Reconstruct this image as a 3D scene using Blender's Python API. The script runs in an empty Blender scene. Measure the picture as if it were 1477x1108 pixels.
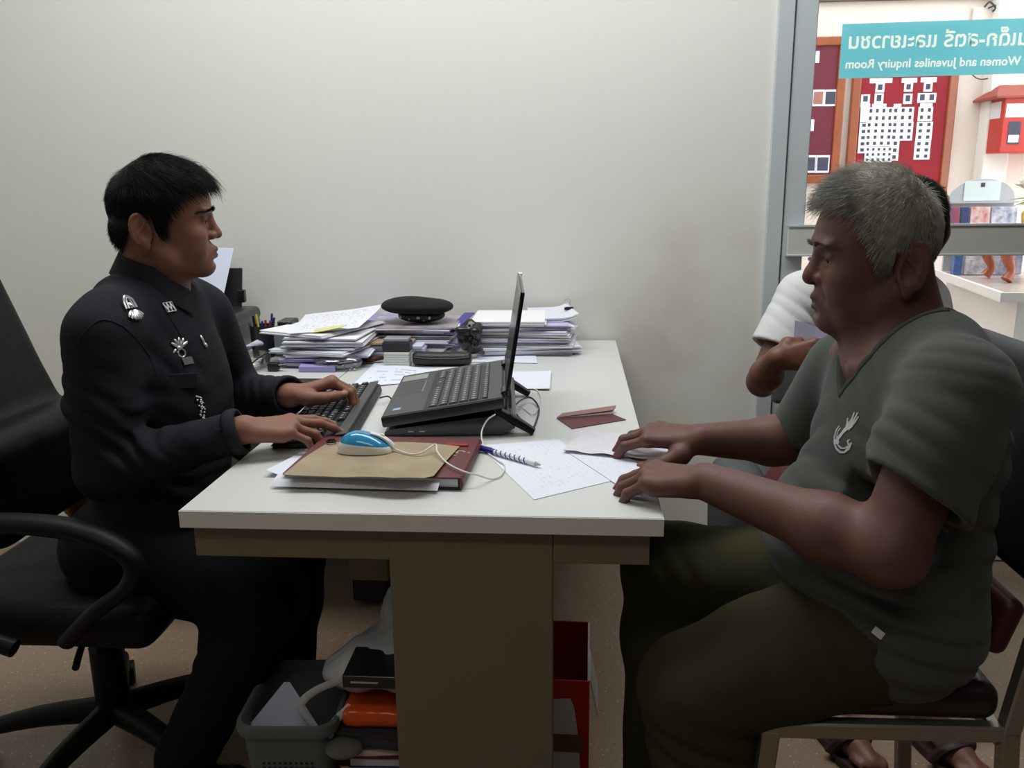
import bpy, bmesh, math, random
import numpy as np
from mathutils import Vector, Matrix
from mathutils.bvhtree import BVHTree
random.seed(7); RNG = np.random.default_rng(7)
PI = math.pi
scene = bpy.context.scene
COL = scene.collection

# ------------------------------------------------------------------ camera
CAM = np.array([0.6112, -1.195, 1.2369]); YAW, PITCH, ROLL, F = 0.073, 0.2304, -0.0106, 1216.5
_f = np.array([-math.sin(YAW)*math.cos(PITCH), math.cos(YAW)*math.cos(PITCH), -math.sin(PITCH)])
_r = np.array([math.cos(YAW), math.sin(YAW), 0.0]); _u = np.cross(_r, _f)
_r2 = _r*math.cos(ROLL)+_u*math.sin(ROLL); _u2 = -_r*math.sin(ROLL)+_u*math.cos(ROLL)
cam_d = bpy.data.cameras.new('camera'); cam = bpy.data.objects.new('camera', cam_d); COL.objects.link(cam)
M = Matrix(((_r2[0], _u2[0], -_f[0], CAM[0]), (_r2[1], _u2[1], -_f[1], CAM[1]), (_r2[2], _u2[2], -_f[2], CAM[2]), (0, 0, 0, 1)))
cam.matrix_world = M
cam_d.sensor_fit = 'HORIZONTAL'; cam_d.sensor_width = 36.0; cam_d.lens = F/1477*36.0
cam_d.clip_start = 0.02; cam_d.clip_end = 100
scene.camera = cam

# ------------------------------------------------------------------ world, lights, exposure
scene.view_settings.view_transform = 'Standard'; scene.view_settings.look = 'None'
scene.view_settings.gamma = 1.0; scene.view_settings.use_curve_mapping = False
scene.view_settings.exposure = 0.0
W = bpy.data.worlds.new('world'); scene.world = W; W.use_nodes = True
wb = W.node_tree.nodes['Background']; wb.inputs[0].default_value = (0.93, 0.97, 1.0, 1); wb.inputs[1].default_value = 4.2

def area(name, loc, size, power, color, rot=(0, 0, 0)):
    l = bpy.data.lights.new(name, 'AREA'); l.shape = 'RECTANGLE'; l.size, l.size_y = size
    l.energy = power; l.color = color
    o = bpy.data.objects.new(name, l); o.location = loc; o.rotation_euler = rot; COL.objects.link(o)
    return o
CEIL = 2.75
area('ceiling_light_back', (0.30, 0.66, CEIL-.05), (2.6, .5), 42, (0.97, 0.99, 1.0))
area('front_fill_light', (0.3, -1.6, CEIL-.05), (1.6, .4), 9, (1.0, 0.97, 0.9))  # added fill for camera-facing sides, stands for no known ceiling fixture

# ------------------------------------------------------------------ helpers
def ray(px, py):
    return _f+_r2*(px-738.5)/F-_u2*(py-554)/F
def at(px, py, X=None, Y=None, Z=None):
    d = ray(px, py)
    t = (X-CAM[0])/d[0] if X is not None else (Y-CAM[1])/d[1] if Y is not None else (Z-CAM[2])/d[2]
    return Vector(CAM+t*d)

def srgb(r, g, b):
    f = lambda c: ((c/255+.055)/1.055)**2.4 if c/255 > .04045 else c/255/12.92
    return (f(r), f(g), f(b), 1)

def mat(name, col, rough=.6, metal=0.0, noise=0.0, nscale=20, bump=0.0, bscale=60, coat=0.0, spec=.5, col2=None, emis=None, trans=0.0, sheen=0.0, sss=0.0, attr=False, detail=4, tint=None):
    m = bpy.data.materials.new(name); m.use_nodes = True
    nt = m.node_tree; b = nt.nodes['Principled BSDF']
    b.inputs['Roughness'].default_value = rough; b.inputs['Metallic'].default_value = metal
    b.inputs['Specular IOR Level'].default_value = spec
    b.inputs['Coat Weight'].default_value = coat
    if sheen: b.inputs['Sheen Weight'].default_value = sheen
    if sss:
        b.inputs['Subsurface Weight'].default_value = sss; b.inputs['Subsurface Scale'].default_value = .01
        b.inputs['Subsurface Radius'].default_value = (1, .35, .2)
    if trans: b.inputs['Transmission Weight'].default_value = trans
    tc = nt.nodes.new('ShaderNodeTexCoord'); out = None
    c2 = col2 if col2 else tuple(c*.6 for c in col[:3])+(1,)
    if noise or col2:
        n = nt.nodes.new('ShaderNodeTexNoise'); n.inputs['Scale'].default_value = nscale; n.inputs['Detail'].default_value = detail
        nt.links.new(tc.outputs['Object'], n.inputs['Vector'])
        r = nt.nodes.new('ShaderNodeValToRGB'); r.color_ramp.elements[0].position = .35; r.color_ramp.elements[1].position = .68
        mx = lambda a, b_, t: tuple(a[i]*(1-t)+b_[i]*t for i in range(3))+(1,)
        r.color_ramp.elements[0].color = mx(col, c2, noise if noise else 1); r.color_ramp.elements[1].color = col
        nt.links.new(n.outputs['Fac'], r.inputs['Fac']); out = r.outputs['Color']
    if attr:
        a = nt.nodes.new('ShaderNodeAttribute'); a.attribute_name = 'tint'
        mm = nt.nodes.new('ShaderNodeMix'); mm.data_type = 'RGBA'; mm.blend_type = 'MULTIPLY'; mm.inputs[0].default_value = 1
        if out: nt.links.new(out, mm.inputs[6])
        else: mm.inputs[6].default_value = col
        nt.links.new(a.outputs['Color'], mm.inputs[7]); out = mm.outputs[2]
    if out: nt.links.new(out, b.inputs['Base Color'])
    else: b.inputs['Base Color'].default_value = col
    if bump:
        n2 = nt.nodes.new('ShaderNodeTexNoise'); n2.inputs['Scale'].default_value = bscale; n2.inputs['Detail'].default_value = 5
        nt.links.new(tc.outputs['Object'], n2.inputs['Vector'])
        bp = nt.nodes.new('ShaderNodeBump'); bp.inputs['Strength'].default_value = bump; bp.inputs['Distance'].default_value = .004
        nt.links.new(n2.outputs['Fac'], bp.inputs['Height']); nt.links.new(bp.outputs['Normal'], b.inputs['Normal'])
    if emis:
        b.inputs['Emission Color'].default_value = emis[0]; b.inputs['Emission Strength'].default_value = emis[1]
    return m

def glass_mat(name, color=(.9, .95, .95, 1), alpha=.9, rough=.03):
    m = bpy.data.materials.new(name); m.use_nodes = True; nt = m.node_tree; nt.nodes.clear()
    o = nt.nodes.new('ShaderNodeOutputMaterial'); t = nt.nodes.new('ShaderNodeBsdfTransparent'); g = nt.nodes.new('ShaderNodeBsdfGlossy')
    t.inputs[0].default_value = color; g.inputs['Roughness'].default_value = rough
    mx = nt.nodes.new('ShaderNodeMixShader'); lw = nt.nodes.new('ShaderNodeFresnel'); lw.inputs[0].default_value = 1.4
    ad = nt.nodes.new('ShaderNodeMath'); ad.operation = 'MULTIPLY_ADD'; ad.inputs[1].default_value = alpha; ad.inputs[2].default_value = 1-alpha
    ad.use_clamp = True
    nt.links.new(lw.outputs[0], ad.inputs[0]); nt.links.new(ad.outputs[0], mx.inputs[0])
    nt.links.new(t.outputs[0], mx.inputs[1]); nt.links.new(g.outputs[0], mx.inputs[2]); nt.links.new(mx.outputs[0], o.inputs[0])
    return m

def film_mat(name, color, opac):
    m = bpy.data.materials.new(name); m.use_nodes = True; nt = m.node_tree; nt.nodes.clear()
    o = nt.nodes.new('ShaderNodeOutputMaterial'); t = nt.nodes.new('ShaderNodeBsdfTransparent'); d = nt.nodes.new('ShaderNodeBsdfDiffuse'); tl = nt.nodes.new('ShaderNodeBsdfTranslucent')
    d.inputs[0].default_value = color; tl.inputs[0].default_value = color
    a = nt.nodes.new('ShaderNodeMixShader'); a.inputs[0].default_value = .75
    nt.links.new(d.outputs[0], a.inputs[1]); nt.links.new(tl.outputs[0], a.inputs[2])
    mx = nt.nodes.new('ShaderNodeMixShader'); mx.inputs[0].default_value = opac
    nt.links.new(t.outputs[0], mx.inputs[1]); nt.links.new(a.outputs[0], mx.inputs[2]); nt.links.new(mx.outputs[0], o.inputs[0])
    return m

def print_mat(name, paper, ink, lines=24, density=.5, margin=.1, words=18):
    """paper with printed text lines, laid out in the sheet's own UV space"""
    m = bpy.data.materials.new(name); m.use_nodes = True; nt = m.node_tree; b = nt.nodes['Principled BSDF']
    b.inputs['Roughness'].default_value = .8; b.inputs['Specular IOR Level'].default_value = .2
    N = nt.nodes.new; L = nt.links.new
    tc = N('ShaderNodeTexCoord'); sp = N('ShaderNodeSeparateXYZ'); L(tc.outputs['UV'], sp.inputs[0])
    def math_(op, a, b_=None, c=None):
        n = N('ShaderNodeMath'); n.operation = op
        for i, v in enumerate((a, b_, c)):
            if v is None: continue
            if isinstance(v, (int, float)): n.inputs[i].default_value = v
            else: L(v, n.inputs[i])
        return n.outputs[0]
    vy = math_('MULTIPLY', sp.outputs[1], lines); fr = math_('FRACT', vy); fl = math_('FLOOR', vy)
    line = math_('MULTIPLY', math_('GREATER_THAN', fr, .35), math_('LESS_THAN', fr, .75))
    cb = N('ShaderNodeCombineXYZ'); L(math_('MULTIPLY', sp.outputs[0], words), cb.inputs[0]); L(math_('MULTIPLY', fl, 3.7), cb.inputs[1])
    n = N('ShaderNodeTexNoise'); n.inputs['Scale'].default_value = 1.6; n.inputs['Detail'].default_value = 3; L(cb.outputs[0], n.inputs['Vector'])
    w = math_('GREATER_THAN', n.outputs['Fac'], 1-density)
    mg = math_('MULTIPLY', math_('GREATER_THAN', sp.outputs[0], margin), math_('LESS_THAN', sp.outputs[0], 1-margin))
    mg2 = math_('MULTIPLY', math_('GREATER_THAN', sp.outputs[1], margin), math_('LESS_THAN', sp.outputs[1], 1-margin))
    msk = math_('MULTIPLY', math_('MULTIPLY', line, w), math_('MULTIPLY', mg, mg2))
    mx = N('ShaderNodeMix'); mx.data_type = 'RGBA'; L(msk, mx.inputs[0]); mx.inputs[6].default_value = paper; mx.inputs[7].default_value = ink
    L(mx.outputs[2], b.inputs['Base Color'])
    return m

def tag(o, label=None, cat=None, group=None, kind=None):
    if label: o['label'] = label
    if cat: o['category'] = cat
    if group: o['group'] = group
    if kind: o['kind'] = kind
    return o

def thing(name, label, cat, loc=(0, 0, 0), rz=0, group=None):
    o = bpy.data.objects.new(name, None); COL.objects.link(o); o.location = loc; o.rotation_euler = (0, 0, rz)
    o.empty_display_size = .05
    return tag(o, label, cat, group)

class MB:
    def __init__(s): s.v = []; s.f = []; s.uv = {}
    def add(s, v, f):
        n = len(s.v); s.v += [tuple(p) for p in v]; s.f += [tuple(i+n for i in q) for q in f]; return s
    def bm(s, bm, Mx=None):
        bm.verts.ensure_lookup_table(); bm.verts.index_update()
        v = [(Mx@x.co if Mx else x.co)[:] for x in bm.verts]; f = [[q.index for q in p.verts] for p in bm.faces]
        bm.free(); return s.add(v, f)
    def box(s, c, d, bev=0.0, rot=None, seg=1):
        bm = bmesh.new(); bmesh.ops.create_cube(bm, size=1)
        for v in bm.verts: v.co = Vector((v.co.x*d[0], v.co.y*d[1], v.co.z*d[2]))
        if bev: bmesh.ops.bevel(bm, geom=bm.edges[:], offset=bev, segments=seg, profile=.5, affect='EDGES', clamp_overlap=True)
        Mx = Matrix.Translation(c)@(rot.to_4x4() if rot is not None else Matrix())
        return s.bm(bm, Mx)
    def box2(s, a, b, bev=0.0, seg=1):
        return s.box([(a[i]+b[i])/2 for i in range(3)], [abs(b[i]-a[i]) for i in range(3)], bev, None, seg)
    def cyl(s, a, b, r, r2=None, n=16, cap=True):
        a, b = Vector(a), Vector(b); r2 = r if r2 is None else r2; z = (b-a).normalized()
        x = z.orthogonal().normalized(); y = z.cross(x); v = []; f = []
        for p, rr in ((a, r), (b, r2)):
            for i in range(n): t = 2*PI*i/n; v.append(p+x*rr*math.cos(t)+y*rr*math.sin(t))
        for i in range(n): j = (i+1) % n; f.append((i, j, n+j, n+i))
        if cap: f.append(tuple(range(n))[::-1]); f.append(tuple(range(n, 2*n)))
        return s.add(v, f)
    def tube(s, pts, r, n=8, closed=False, smooth=0, flat=None):
        pts = [Vector(p) for p in pts]
        if smooth: pts = catmull(pts, smooth, closed)
        m = len(pts); rs = r if isinstance(r, (list, tuple)) else [r]*m
        if len(rs) != m: rs = list(np.interp(np.linspace(0, 1, m), np.linspace(0, 1, len(rs)), rs))
        v = []; f = []; x = None
        for k, p in enumerate(pts):
            if closed: t = pts[(k+1) % m]-pts[k-1]
            else: t = pts[min(k+1, m-1)]-pts[max(k-1, 0)]
            t.normalize()
            x = (x-t*x.dot(t)).normalized() if x is not None and (x-t*x.dot(t)).length > 1e-6 else t.orthogonal().normalized()
            y = t.cross(x)
            for i in range(n):
                a = 2*PI*i/n; q = x*rs[k]*math.cos(a)+y*rs[k]*math.sin(a)
                if flat is not None: q = q-flat[0]*(q.dot(flat[0])*(1-flat[1]))
                v.append(p+q)
        for k in range(m if closed else m-1):
            for i in range(n):
                j = (i+1) % n; k2 = (k+1) % m; f.append((k*n+i, k*n+j, k2*n+j, k2*n+i))
        if not closed: f.append(tuple(range(n))[::-1]); f.append(tuple(range((m-1)*n, m*n)))
        return s.add(v, f)
    def lathe(s, c, prof, n=24, axis='Z'):
        v = []; f = []; m = len(prof)
        for r, z in prof:
            for i in range(n):
                a = 2*PI*i/n; v.append((c[0]+r*math.cos(a), c[1]+r*math.sin(a), c[2]+z))
        for k in range(m-1):
            for i in range(n): j = (i+1) % n; f.append((k*n+i, k*n+j, (k+1)*n+j, (k+1)*n+i))
        if prof[0][0] > 1e-5: f.append(tuple(range(n))[::-1])
        if prof[-1][0] > 1e-5: f.append(tuple(range((m-1)*n, m*n)))
        return s.add(v, f)
    def ell(s, c, r, rot=None, u=16, w=10):
        bm = bmesh.new(); bmesh.ops.create_uvsphere(bm, u_segments=u, v_segments=w, radius=1)
        for v in bm.verts: v.co = Vector((v.co.x*r[0], v.co.y*r[1], v.co.z*r[2]))
        return s.bm(bm, Matrix.Translation(c)@(rot.to_4x4() if rot is not None else Matrix()))
    def prism(s, poly, z0, z1, Mx=None):
        n = len(poly); v = [Vector((p[0], p[1], z0)) for p in poly]+[Vector((p[0], p[1], z1)) for p in poly]
        if Mx: v = [Mx@q for q in v]
        f = [tuple(range(n))[::-1], tuple(range(n, 2*n))]+[(i, (i+1) % n, n+(i+1) % n, n+i) for i in range(n)]
        return s.add(v, f)
    def build(s, name, m, parent=None, smooth=False, loc=None, flip=False):
        me = bpy.data.meshes.new(name); me.from_pydata(s.v, [], s.f); me.materials.append(m); me.validate()
        bm = bmesh.new(); bm.from_mesh(me); bmesh.ops.recalc_face_normals(bm, faces=bm.faces[:]); bm.to_mesh(me); bm.free()
        if smooth:
            for p in me.polygons: p.use_smooth = True
            if smooth != 'all': me.set_sharp_from_angle(angle=math.radians(42))
        o = bpy.data.objects.new(name, me); COL.objects.link(o)
        if parent: o.parent = parent
        if loc is not None: o.location = loc
        return o

def catmull(P, n, closed=False):
    out = []; m = len(P)
    for i in range(m if closed else m-1):
        if closed: a, b, c, d = P[i-1], P[i], P[(i+1) % m], P[(i+2) % m]
        else: a, b, c, d = P[max(i-1, 0)], P[i], P[i+1], P[min(i+2, m-1)]
        for k in range(n):
            t = k/n; out.append(.5*((2*b)+(c-a)*t+(2*a-5*b+4*c-d)*t*t+(3*b-a-3*c+d)*t**3))
    if not closed: out.append(P[-1])
    return out

def struct(o): o['kind'] = 'structure'; return o

def sheet(name, m, corners, th=.0004, nu=10, nv=10, fn=None, parent=None):
    """a sheet of paper: bilinear patch a-b-c-d (a,b bottom edge; d,c top edge), lifted by fn(u,v), with thickness and UVs"""
    a, b, c, d = [Vector(p) for p in corners]; v = []; uvs = []
    nrm = (b-a).cross(d-a).normalized()
    if nrm.z < 0 and abs(nrm.z) > .2: nrm = -nrm
    for layer in (0, 1):
        for j in range(nv+1):
            for i in range(nu+1):
                s_, t = i/nu, j/nv; p = (a*(1-s_)+b*s_)*(1-t)+(d*(1-s_)+c*s_)*t
                if fn: p = p+nrm*fn(s_, t)
                v.append(p+nrm*(th if layer else 0)); uvs.append((s_, t))
    K = (nu+1)*(nv+1); f = []
    for j in range(nv):
        for i in range(nu):
            q = (j*(nu+1)+i, j*(nu+1)+i+1, (j+1)*(nu+1)+i+1, (j+1)*(nu+1)+i)
            f.append(tuple(x+K for x in q)); f.append(q[::-1])
    rim = [i for i in range(nu+1)]+[j*(nu+1)+nu for j in range(1, nv+1)]+[nv*(nu+1)+i for i in range(nu-1, -1, -1)]+[j*(nu+1) for j in range(nv-1, 0, -1)]
    for i in range(len(rim)): p, q = rim[i], rim[(i+1) % len(rim)]; f.append((p, q, q+K, p+K))
    me = bpy.data.meshes.new(name); me.from_pydata([tuple(p) for p in v], [], f); me.materials.append(m)
    ul = me.uv_layers.new(name='UVMap')
    for lp in me.loops: ul.data[lp.index].uv = uvs[lp.vertex_index]
    for p in me.polygons: p.use_smooth = len(p.vertices) == 4
    me.set_sharp_from_angle(angle=math.radians(50))
    o = bpy.data.objects.new(name, me); COL.objects.link(o)
    if parent: o.parent = parent
    return o

def text_mesh(name, body, m, size, Mx, parent=None, depth=.0006, align='CENTER', font=None, bold=0.0, sx=1.0):
    cu = bpy.data.curves.new(name+'_c', 'FONT'); cu.body = body; cu.size = size; cu.extrude = depth; cu.align_x = align; cu.align_y = 'CENTER'; cu.offset = bold
    cu.resolution_u = 3
    to = bpy.data.objects.new(name+'_t', cu); COL.objects.link(to)
    dg = bpy.context.evaluated_depsgraph_get(); me = bpy.data.meshes.new_from_object(to.evaluated_get(dg))
    bpy.data.objects.remove(to); me.name = name; me.transform(Mx@Matrix.Diagonal((sx, 1, 1, 1)))
    me.materials.clear(); me.materials.append(m)
    o = bpy.data.objects.new(name, me); COL.objects.link(o)
    if parent: o.parent = parent
    return o
# ------------------------------------------------------------------ implicit surfaces for people and cloth (surface nets on sparse blocks)
def V3(*a): return np.array(a, float)
def nrm(v): v = np.asarray(v, float); return v/np.linalg.norm(v)
class Frame:
    def __init__(s, o, x, y, z, k=1.0): s.o = np.asarray(o, float); s.R = np.array([nrm(x), nrm(y), nrm(z)]); s.k = k
    def w(s, p): return s.o+s.k*(np.asarray(p, float)@s.R)          # local -> world
    def d(s, v): return np.asarray(v, float)@s.R
    def l(s, P): return (P-s.o)@s.R.T/s.k
def frame_fwd(o, fwd, up, k=1.0):
    f = nrm(fwd); l = nrm(np.cross(up, f)); u = np.cross(f, l); return Frame(o, f, l, u, k)

class Field:
    def __init__(s): s.p = []; s.disp = None
    def cap(s, a, b, ra, rb=None, k=.01, op='u', flat=None):
        a = np.asarray(a, float); b = np.asarray(b, float); rb = ra if rb is None else rb
        c = (a+b)/2; R = np.linalg.norm(b-a)/2+max(ra, rb)
        ab = b-a; L2 = max(float(ab@ab), 1e-12)
        if flat is not None: fd = nrm(flat[0]); fs = flat[1]; R = R+max(ra, rb)*max(0, flat[1]-1)
        def fn(P):
            q = P-a; t = np.clip(q@ab/L2, 0, 1); q = q-t[..., None]*ab
            if flat is not None: e = q@fd; q = q-e[..., None]*fd*(1-1/fs)
            return np.sqrt(np.einsum('...i,...i', q, q))-(ra+(rb-ra)*t)
        s.p.append((op, fn, c, R, k)); return s
    def ell(s, c, r, R=None, k=.01, op='u'):
        c = np.asarray(c, float); r = np.asarray(r, float)
        def fn(P):
            q = P-c
            if R is not None: q = q@R.T
            a = q/r; k0 = np.sqrt(np.einsum('...i,...i', a, a)); a = a/r; k1 = np.sqrt(np.einsum('...i,...i', a, a))+1e-9
            return np.maximum(k0*(k0-1)/k1, -r.min())
        s.p.append((op, fn, c, float(r.max()), k)); return s
    def box(s, c, h, R=None, r=.004, k=.004, op='u'):
        c = np.asarray(c, float); h = np.asarray(h, float)
        def fn(P):
            q = P-c
            if R is not None: q = q@R.T
            q = np.abs(q)-(h-r); o = np.maximum(q, 0)
            return np.sqrt(np.einsum('...i,...i', o, o))+np.minimum(q.max(-1), 0)-r
        s.p.append((op, fn, c, float(np.linalg.norm(h)), k)); return s
    def plane(s, c, n, k=.004, op='s'):      # removes the side n points to
        c = np.asarray(c, float); n = nrm(n)
        s.p.append((op, lambda P: -((P-c)@n), c, 1e9, k)); return s
    def chain(s, pts, rs, k=.01, op='u', flat=None):
        for i in range(len(pts)-1): s.cap(pts[i], pts[i+1], rs[i], rs[i+1], k, op, flat)
        return s
    @staticmethod
    def comb(d, e, op, k):
        if op == 'u':
            h = np.maximum(k-np.abs(d-e), 0)/k; return np.minimum(d, e)-h*h*k*.25
        if op == 's':
            e = -e; h = np.maximum(k-np.abs(d-e), 0)/k; return np.maximum(d, e)+h*h*k*.25
        h = np.maximum(k-np.abs(d-e), 0)/k; return np.maximum(d, e)+h*h*k*.25
    def eval_blocks(s, P, bc, half):
        """P (n, m, 3) samples of n blocks with centres bc"""
        d = np.full(P.shape[:2], 1.0)
        for op, fn, c, R, k in s.p:
            if op == 'i': sel = slice(None)
            else:
                sel = np.nonzero(np.linalg.norm(bc-c, axis=1) < R+half+k+.035)[0]
                if len(sel) == 0: continue
            Ps = P[sel]; e = fn(Ps)
            if R < 1e8: q = Ps-c; e = np.maximum(e, np.sqrt(np.einsum('...i,...i', q, q))-R)
            d[sel] = s.comb(d[sel], e, op, k)
        if s.disp is not None: d = d+s.disp(P)
        return d
    def mesh(s, h=.004, B=6):
        pr = [q for q in s.p if q[0] == 'u']
        lo = np.min([q[2]-q[3] for q in pr], axis=0)-.02; hi = np.max([q[2]+q[3] for q in pr], axis=0)+.02
        # coarse activity
        bs = B*h; nb = np.ceil((hi-lo)/bs).astype(int)
        g = np.stack(np.meshgrid(*[np.arange(n) for n in nb], indexing='ij'), -1).reshape(-1, 3)
        bc = lo+(g+.5)*bs; half = bs*.5*1.7321
        dc = s.eval_blocks(bc[:, None, :], bc, half*1.2+.02)[:, 0]
        g = g[np.abs(dc) < half*1.35+.006]; bc = lo+(g+.5)*bs
        loc = np.stack(np.meshgrid(*[np.arange(B+1)]*3, indexing='ij'), -1).reshape(-1, 3)
        D = np.empty((len(g), B+1, B+1, B+1))
        for i in range(0, len(g), 600):
            gi = g[i:i+600]; P = lo+(gi[:, None, :]*B+loc[None])*h
            D[i:i+600] = s.eval_blocks(P, bc[i:i+600], half).reshape(-1, B+1, B+1, B+1)
        S = D < 0
        off = [(x, y, z) for x in (0, 1) for y in (0, 1) for z in (0, 1)]
        cs = np.stack([S[:, x:B+x, y:B+y, z:B+z] for x, y, z in off], -1); cnt = cs.sum(-1)
        act = (cnt > 0) & (cnt < 8)
        bi, ix, iy, iz = np.nonzero(act)
        cd = np.stack([D[:, x:B+x, y:B+y, z:B+z][act] for x, y, z in off], -1)
        acc = np.zeros((len(bi), 3)); wn = np.zeros(len(bi)); offa = np.array(off, float)
        for a in range(8):
            for b in range(a+1, 8):
                if np.abs(offa[a]-offa[b]).sum() != 1: continue
                da, db = cd[:, a], cd[:, b]; m = (da < 0) != (db < 0)
                t = np.where(m, da/(da-db+1e-20*(da == db)), 0)
                acc += np.where(m[:, None], offa[a]+t[:, None]*(offa[b]-offa[a]), 0); wn += m
        cell = g[bi]*B+np.stack([ix, iy, iz], -1)
        verts = lo+(cell+acc/wn[:, None])*h
        big = (nb*B+2); key = lambda c: (c[:, 0]*big[1]+c[:, 1])*big[2]+c[:, 2]
        ks = key(cell); order = np.argsort(ks); ksS = ks[order]
        quads = []
        for ax in range(3):
            e = [0, 0, 0]; e[ax] = 1; u = [(1, 2), (2, 0), (0, 1)][ax]
            A = S[:, :B, :B, :B]; Bq = S[:, e[0]:B+e[0], e[1]:B+e[1], e[2]:B+e[2]]
            b2, x2, y2, z2 = np.nonzero(A != Bq); c0 = g[b2]*B+np.stack([x2, y2, z2], -1); sg = A[b2, x2, y2, z2]
            du = np.zeros(3, int); du[u[0]] = 1; dv = np.zeros(3, int); dv[u[1]] = 1
            cc = [c0-du-dv, c0-dv, c0, c0-du]; ids = []; ok = np.ones(len(c0), bool)
            for c in cc:
                kk = key(c); pos = np.clip(np.searchsorted(ksS, kk), 0, len(ksS)-1); ok &= ksS[pos] == kk; ids.append(order[pos])
            q = np.stack(ids, -1)[ok]; sg = sg[ok]
            q[~sg] = q[~sg][:, ::-1]; quads.append(q)
        return verts, np.concatenate(quads)

def add_mesh(name, parts, m, parent=None, tint=None, smooth_it=0):
    vs = []; qs = []; n = 0
    for v, q in parts: vs.append(v); qs.append(q+n); n += len(v)
    v = np.concatenate(vs); q = np.concatenate(qs)
    for _ in range(smooth_it):
        acc = np.zeros_like(v); c = np.zeros(len(v))
        for a, b in ((0, 1), (1, 2), (2, 3), (3, 0)):
            np.add.at(acc, q[:, a], v[q[:, b]]); np.add.at(c, q[:, a], 1)
            np.add.at(acc, q[:, b], v[q[:, a]]); np.add.at(c, q[:, b], 1)
        c[c == 0] = 1; v = v*.5+acc/c[:, None]*.5
    me = bpy.data.meshes.new(name); me.vertices.add(len(v)); me.vertices.foreach_set('co', v.astype(np.float32).ravel())
    me.loops.add(len(q)*4); me.polygons.add(len(q)); me.loops.foreach_set('vertex_index', q.astype(np.int32).ravel())
    me.polygons.foreach_set('loop_start', np.arange(0, len(q)*4, 4, dtype=np.int32))
    me.polygons.foreach_set('use_smooth', np.ones(len(q), bool)); me.update(calc_edges=True); me.validate()
    me.materials.append(m)
    if tint is not None:
        a = me.color_attributes.new('tint', 'FLOAT_COLOR', 'POINT'); c = np.ones((len(v), 4)); c[:, :3] = tint(v)
        a.data.foreach_set('color', c.astype(np.float32).ravel())
    o = bpy.data.objects.new(name, me); COL.objects.link(o)
    if parent: o.parent = parent
    return o

def waves(P, sc, seed, n=5):
    r = np.random.default_rng(seed); d = 0
    for i in range(n):
        k = r.normal(size=3); k = k/np.linalg.norm(k)*sc*(1+.35*i); d = d+np.sin(P@k+r.uniform(0, 6)+1.3*np.sin(P@(k[::-1]*.6)+i))/(1+.35*i)
    return d/n
def fold(P, c, dirv, wl, amp, R, bend=0.0):
    q = P-np.asarray(c); e = np.exp(-np.einsum('...i,...i', q, q)/R**2); x = q@nrm(dirv)
    ph = 2*PI*x/wl+bend*np.sin((q[..., 0]+q[..., 1]*1.3+q[..., 2]*.7)*22)
    ph = ph+.9*np.sin(q[..., 2]*31+q[..., 0]*17); g_ = np.abs(np.cos(ph*.5)); return amp*1.25*e*(.55-np.sqrt(g_*g_+.015))

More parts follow.
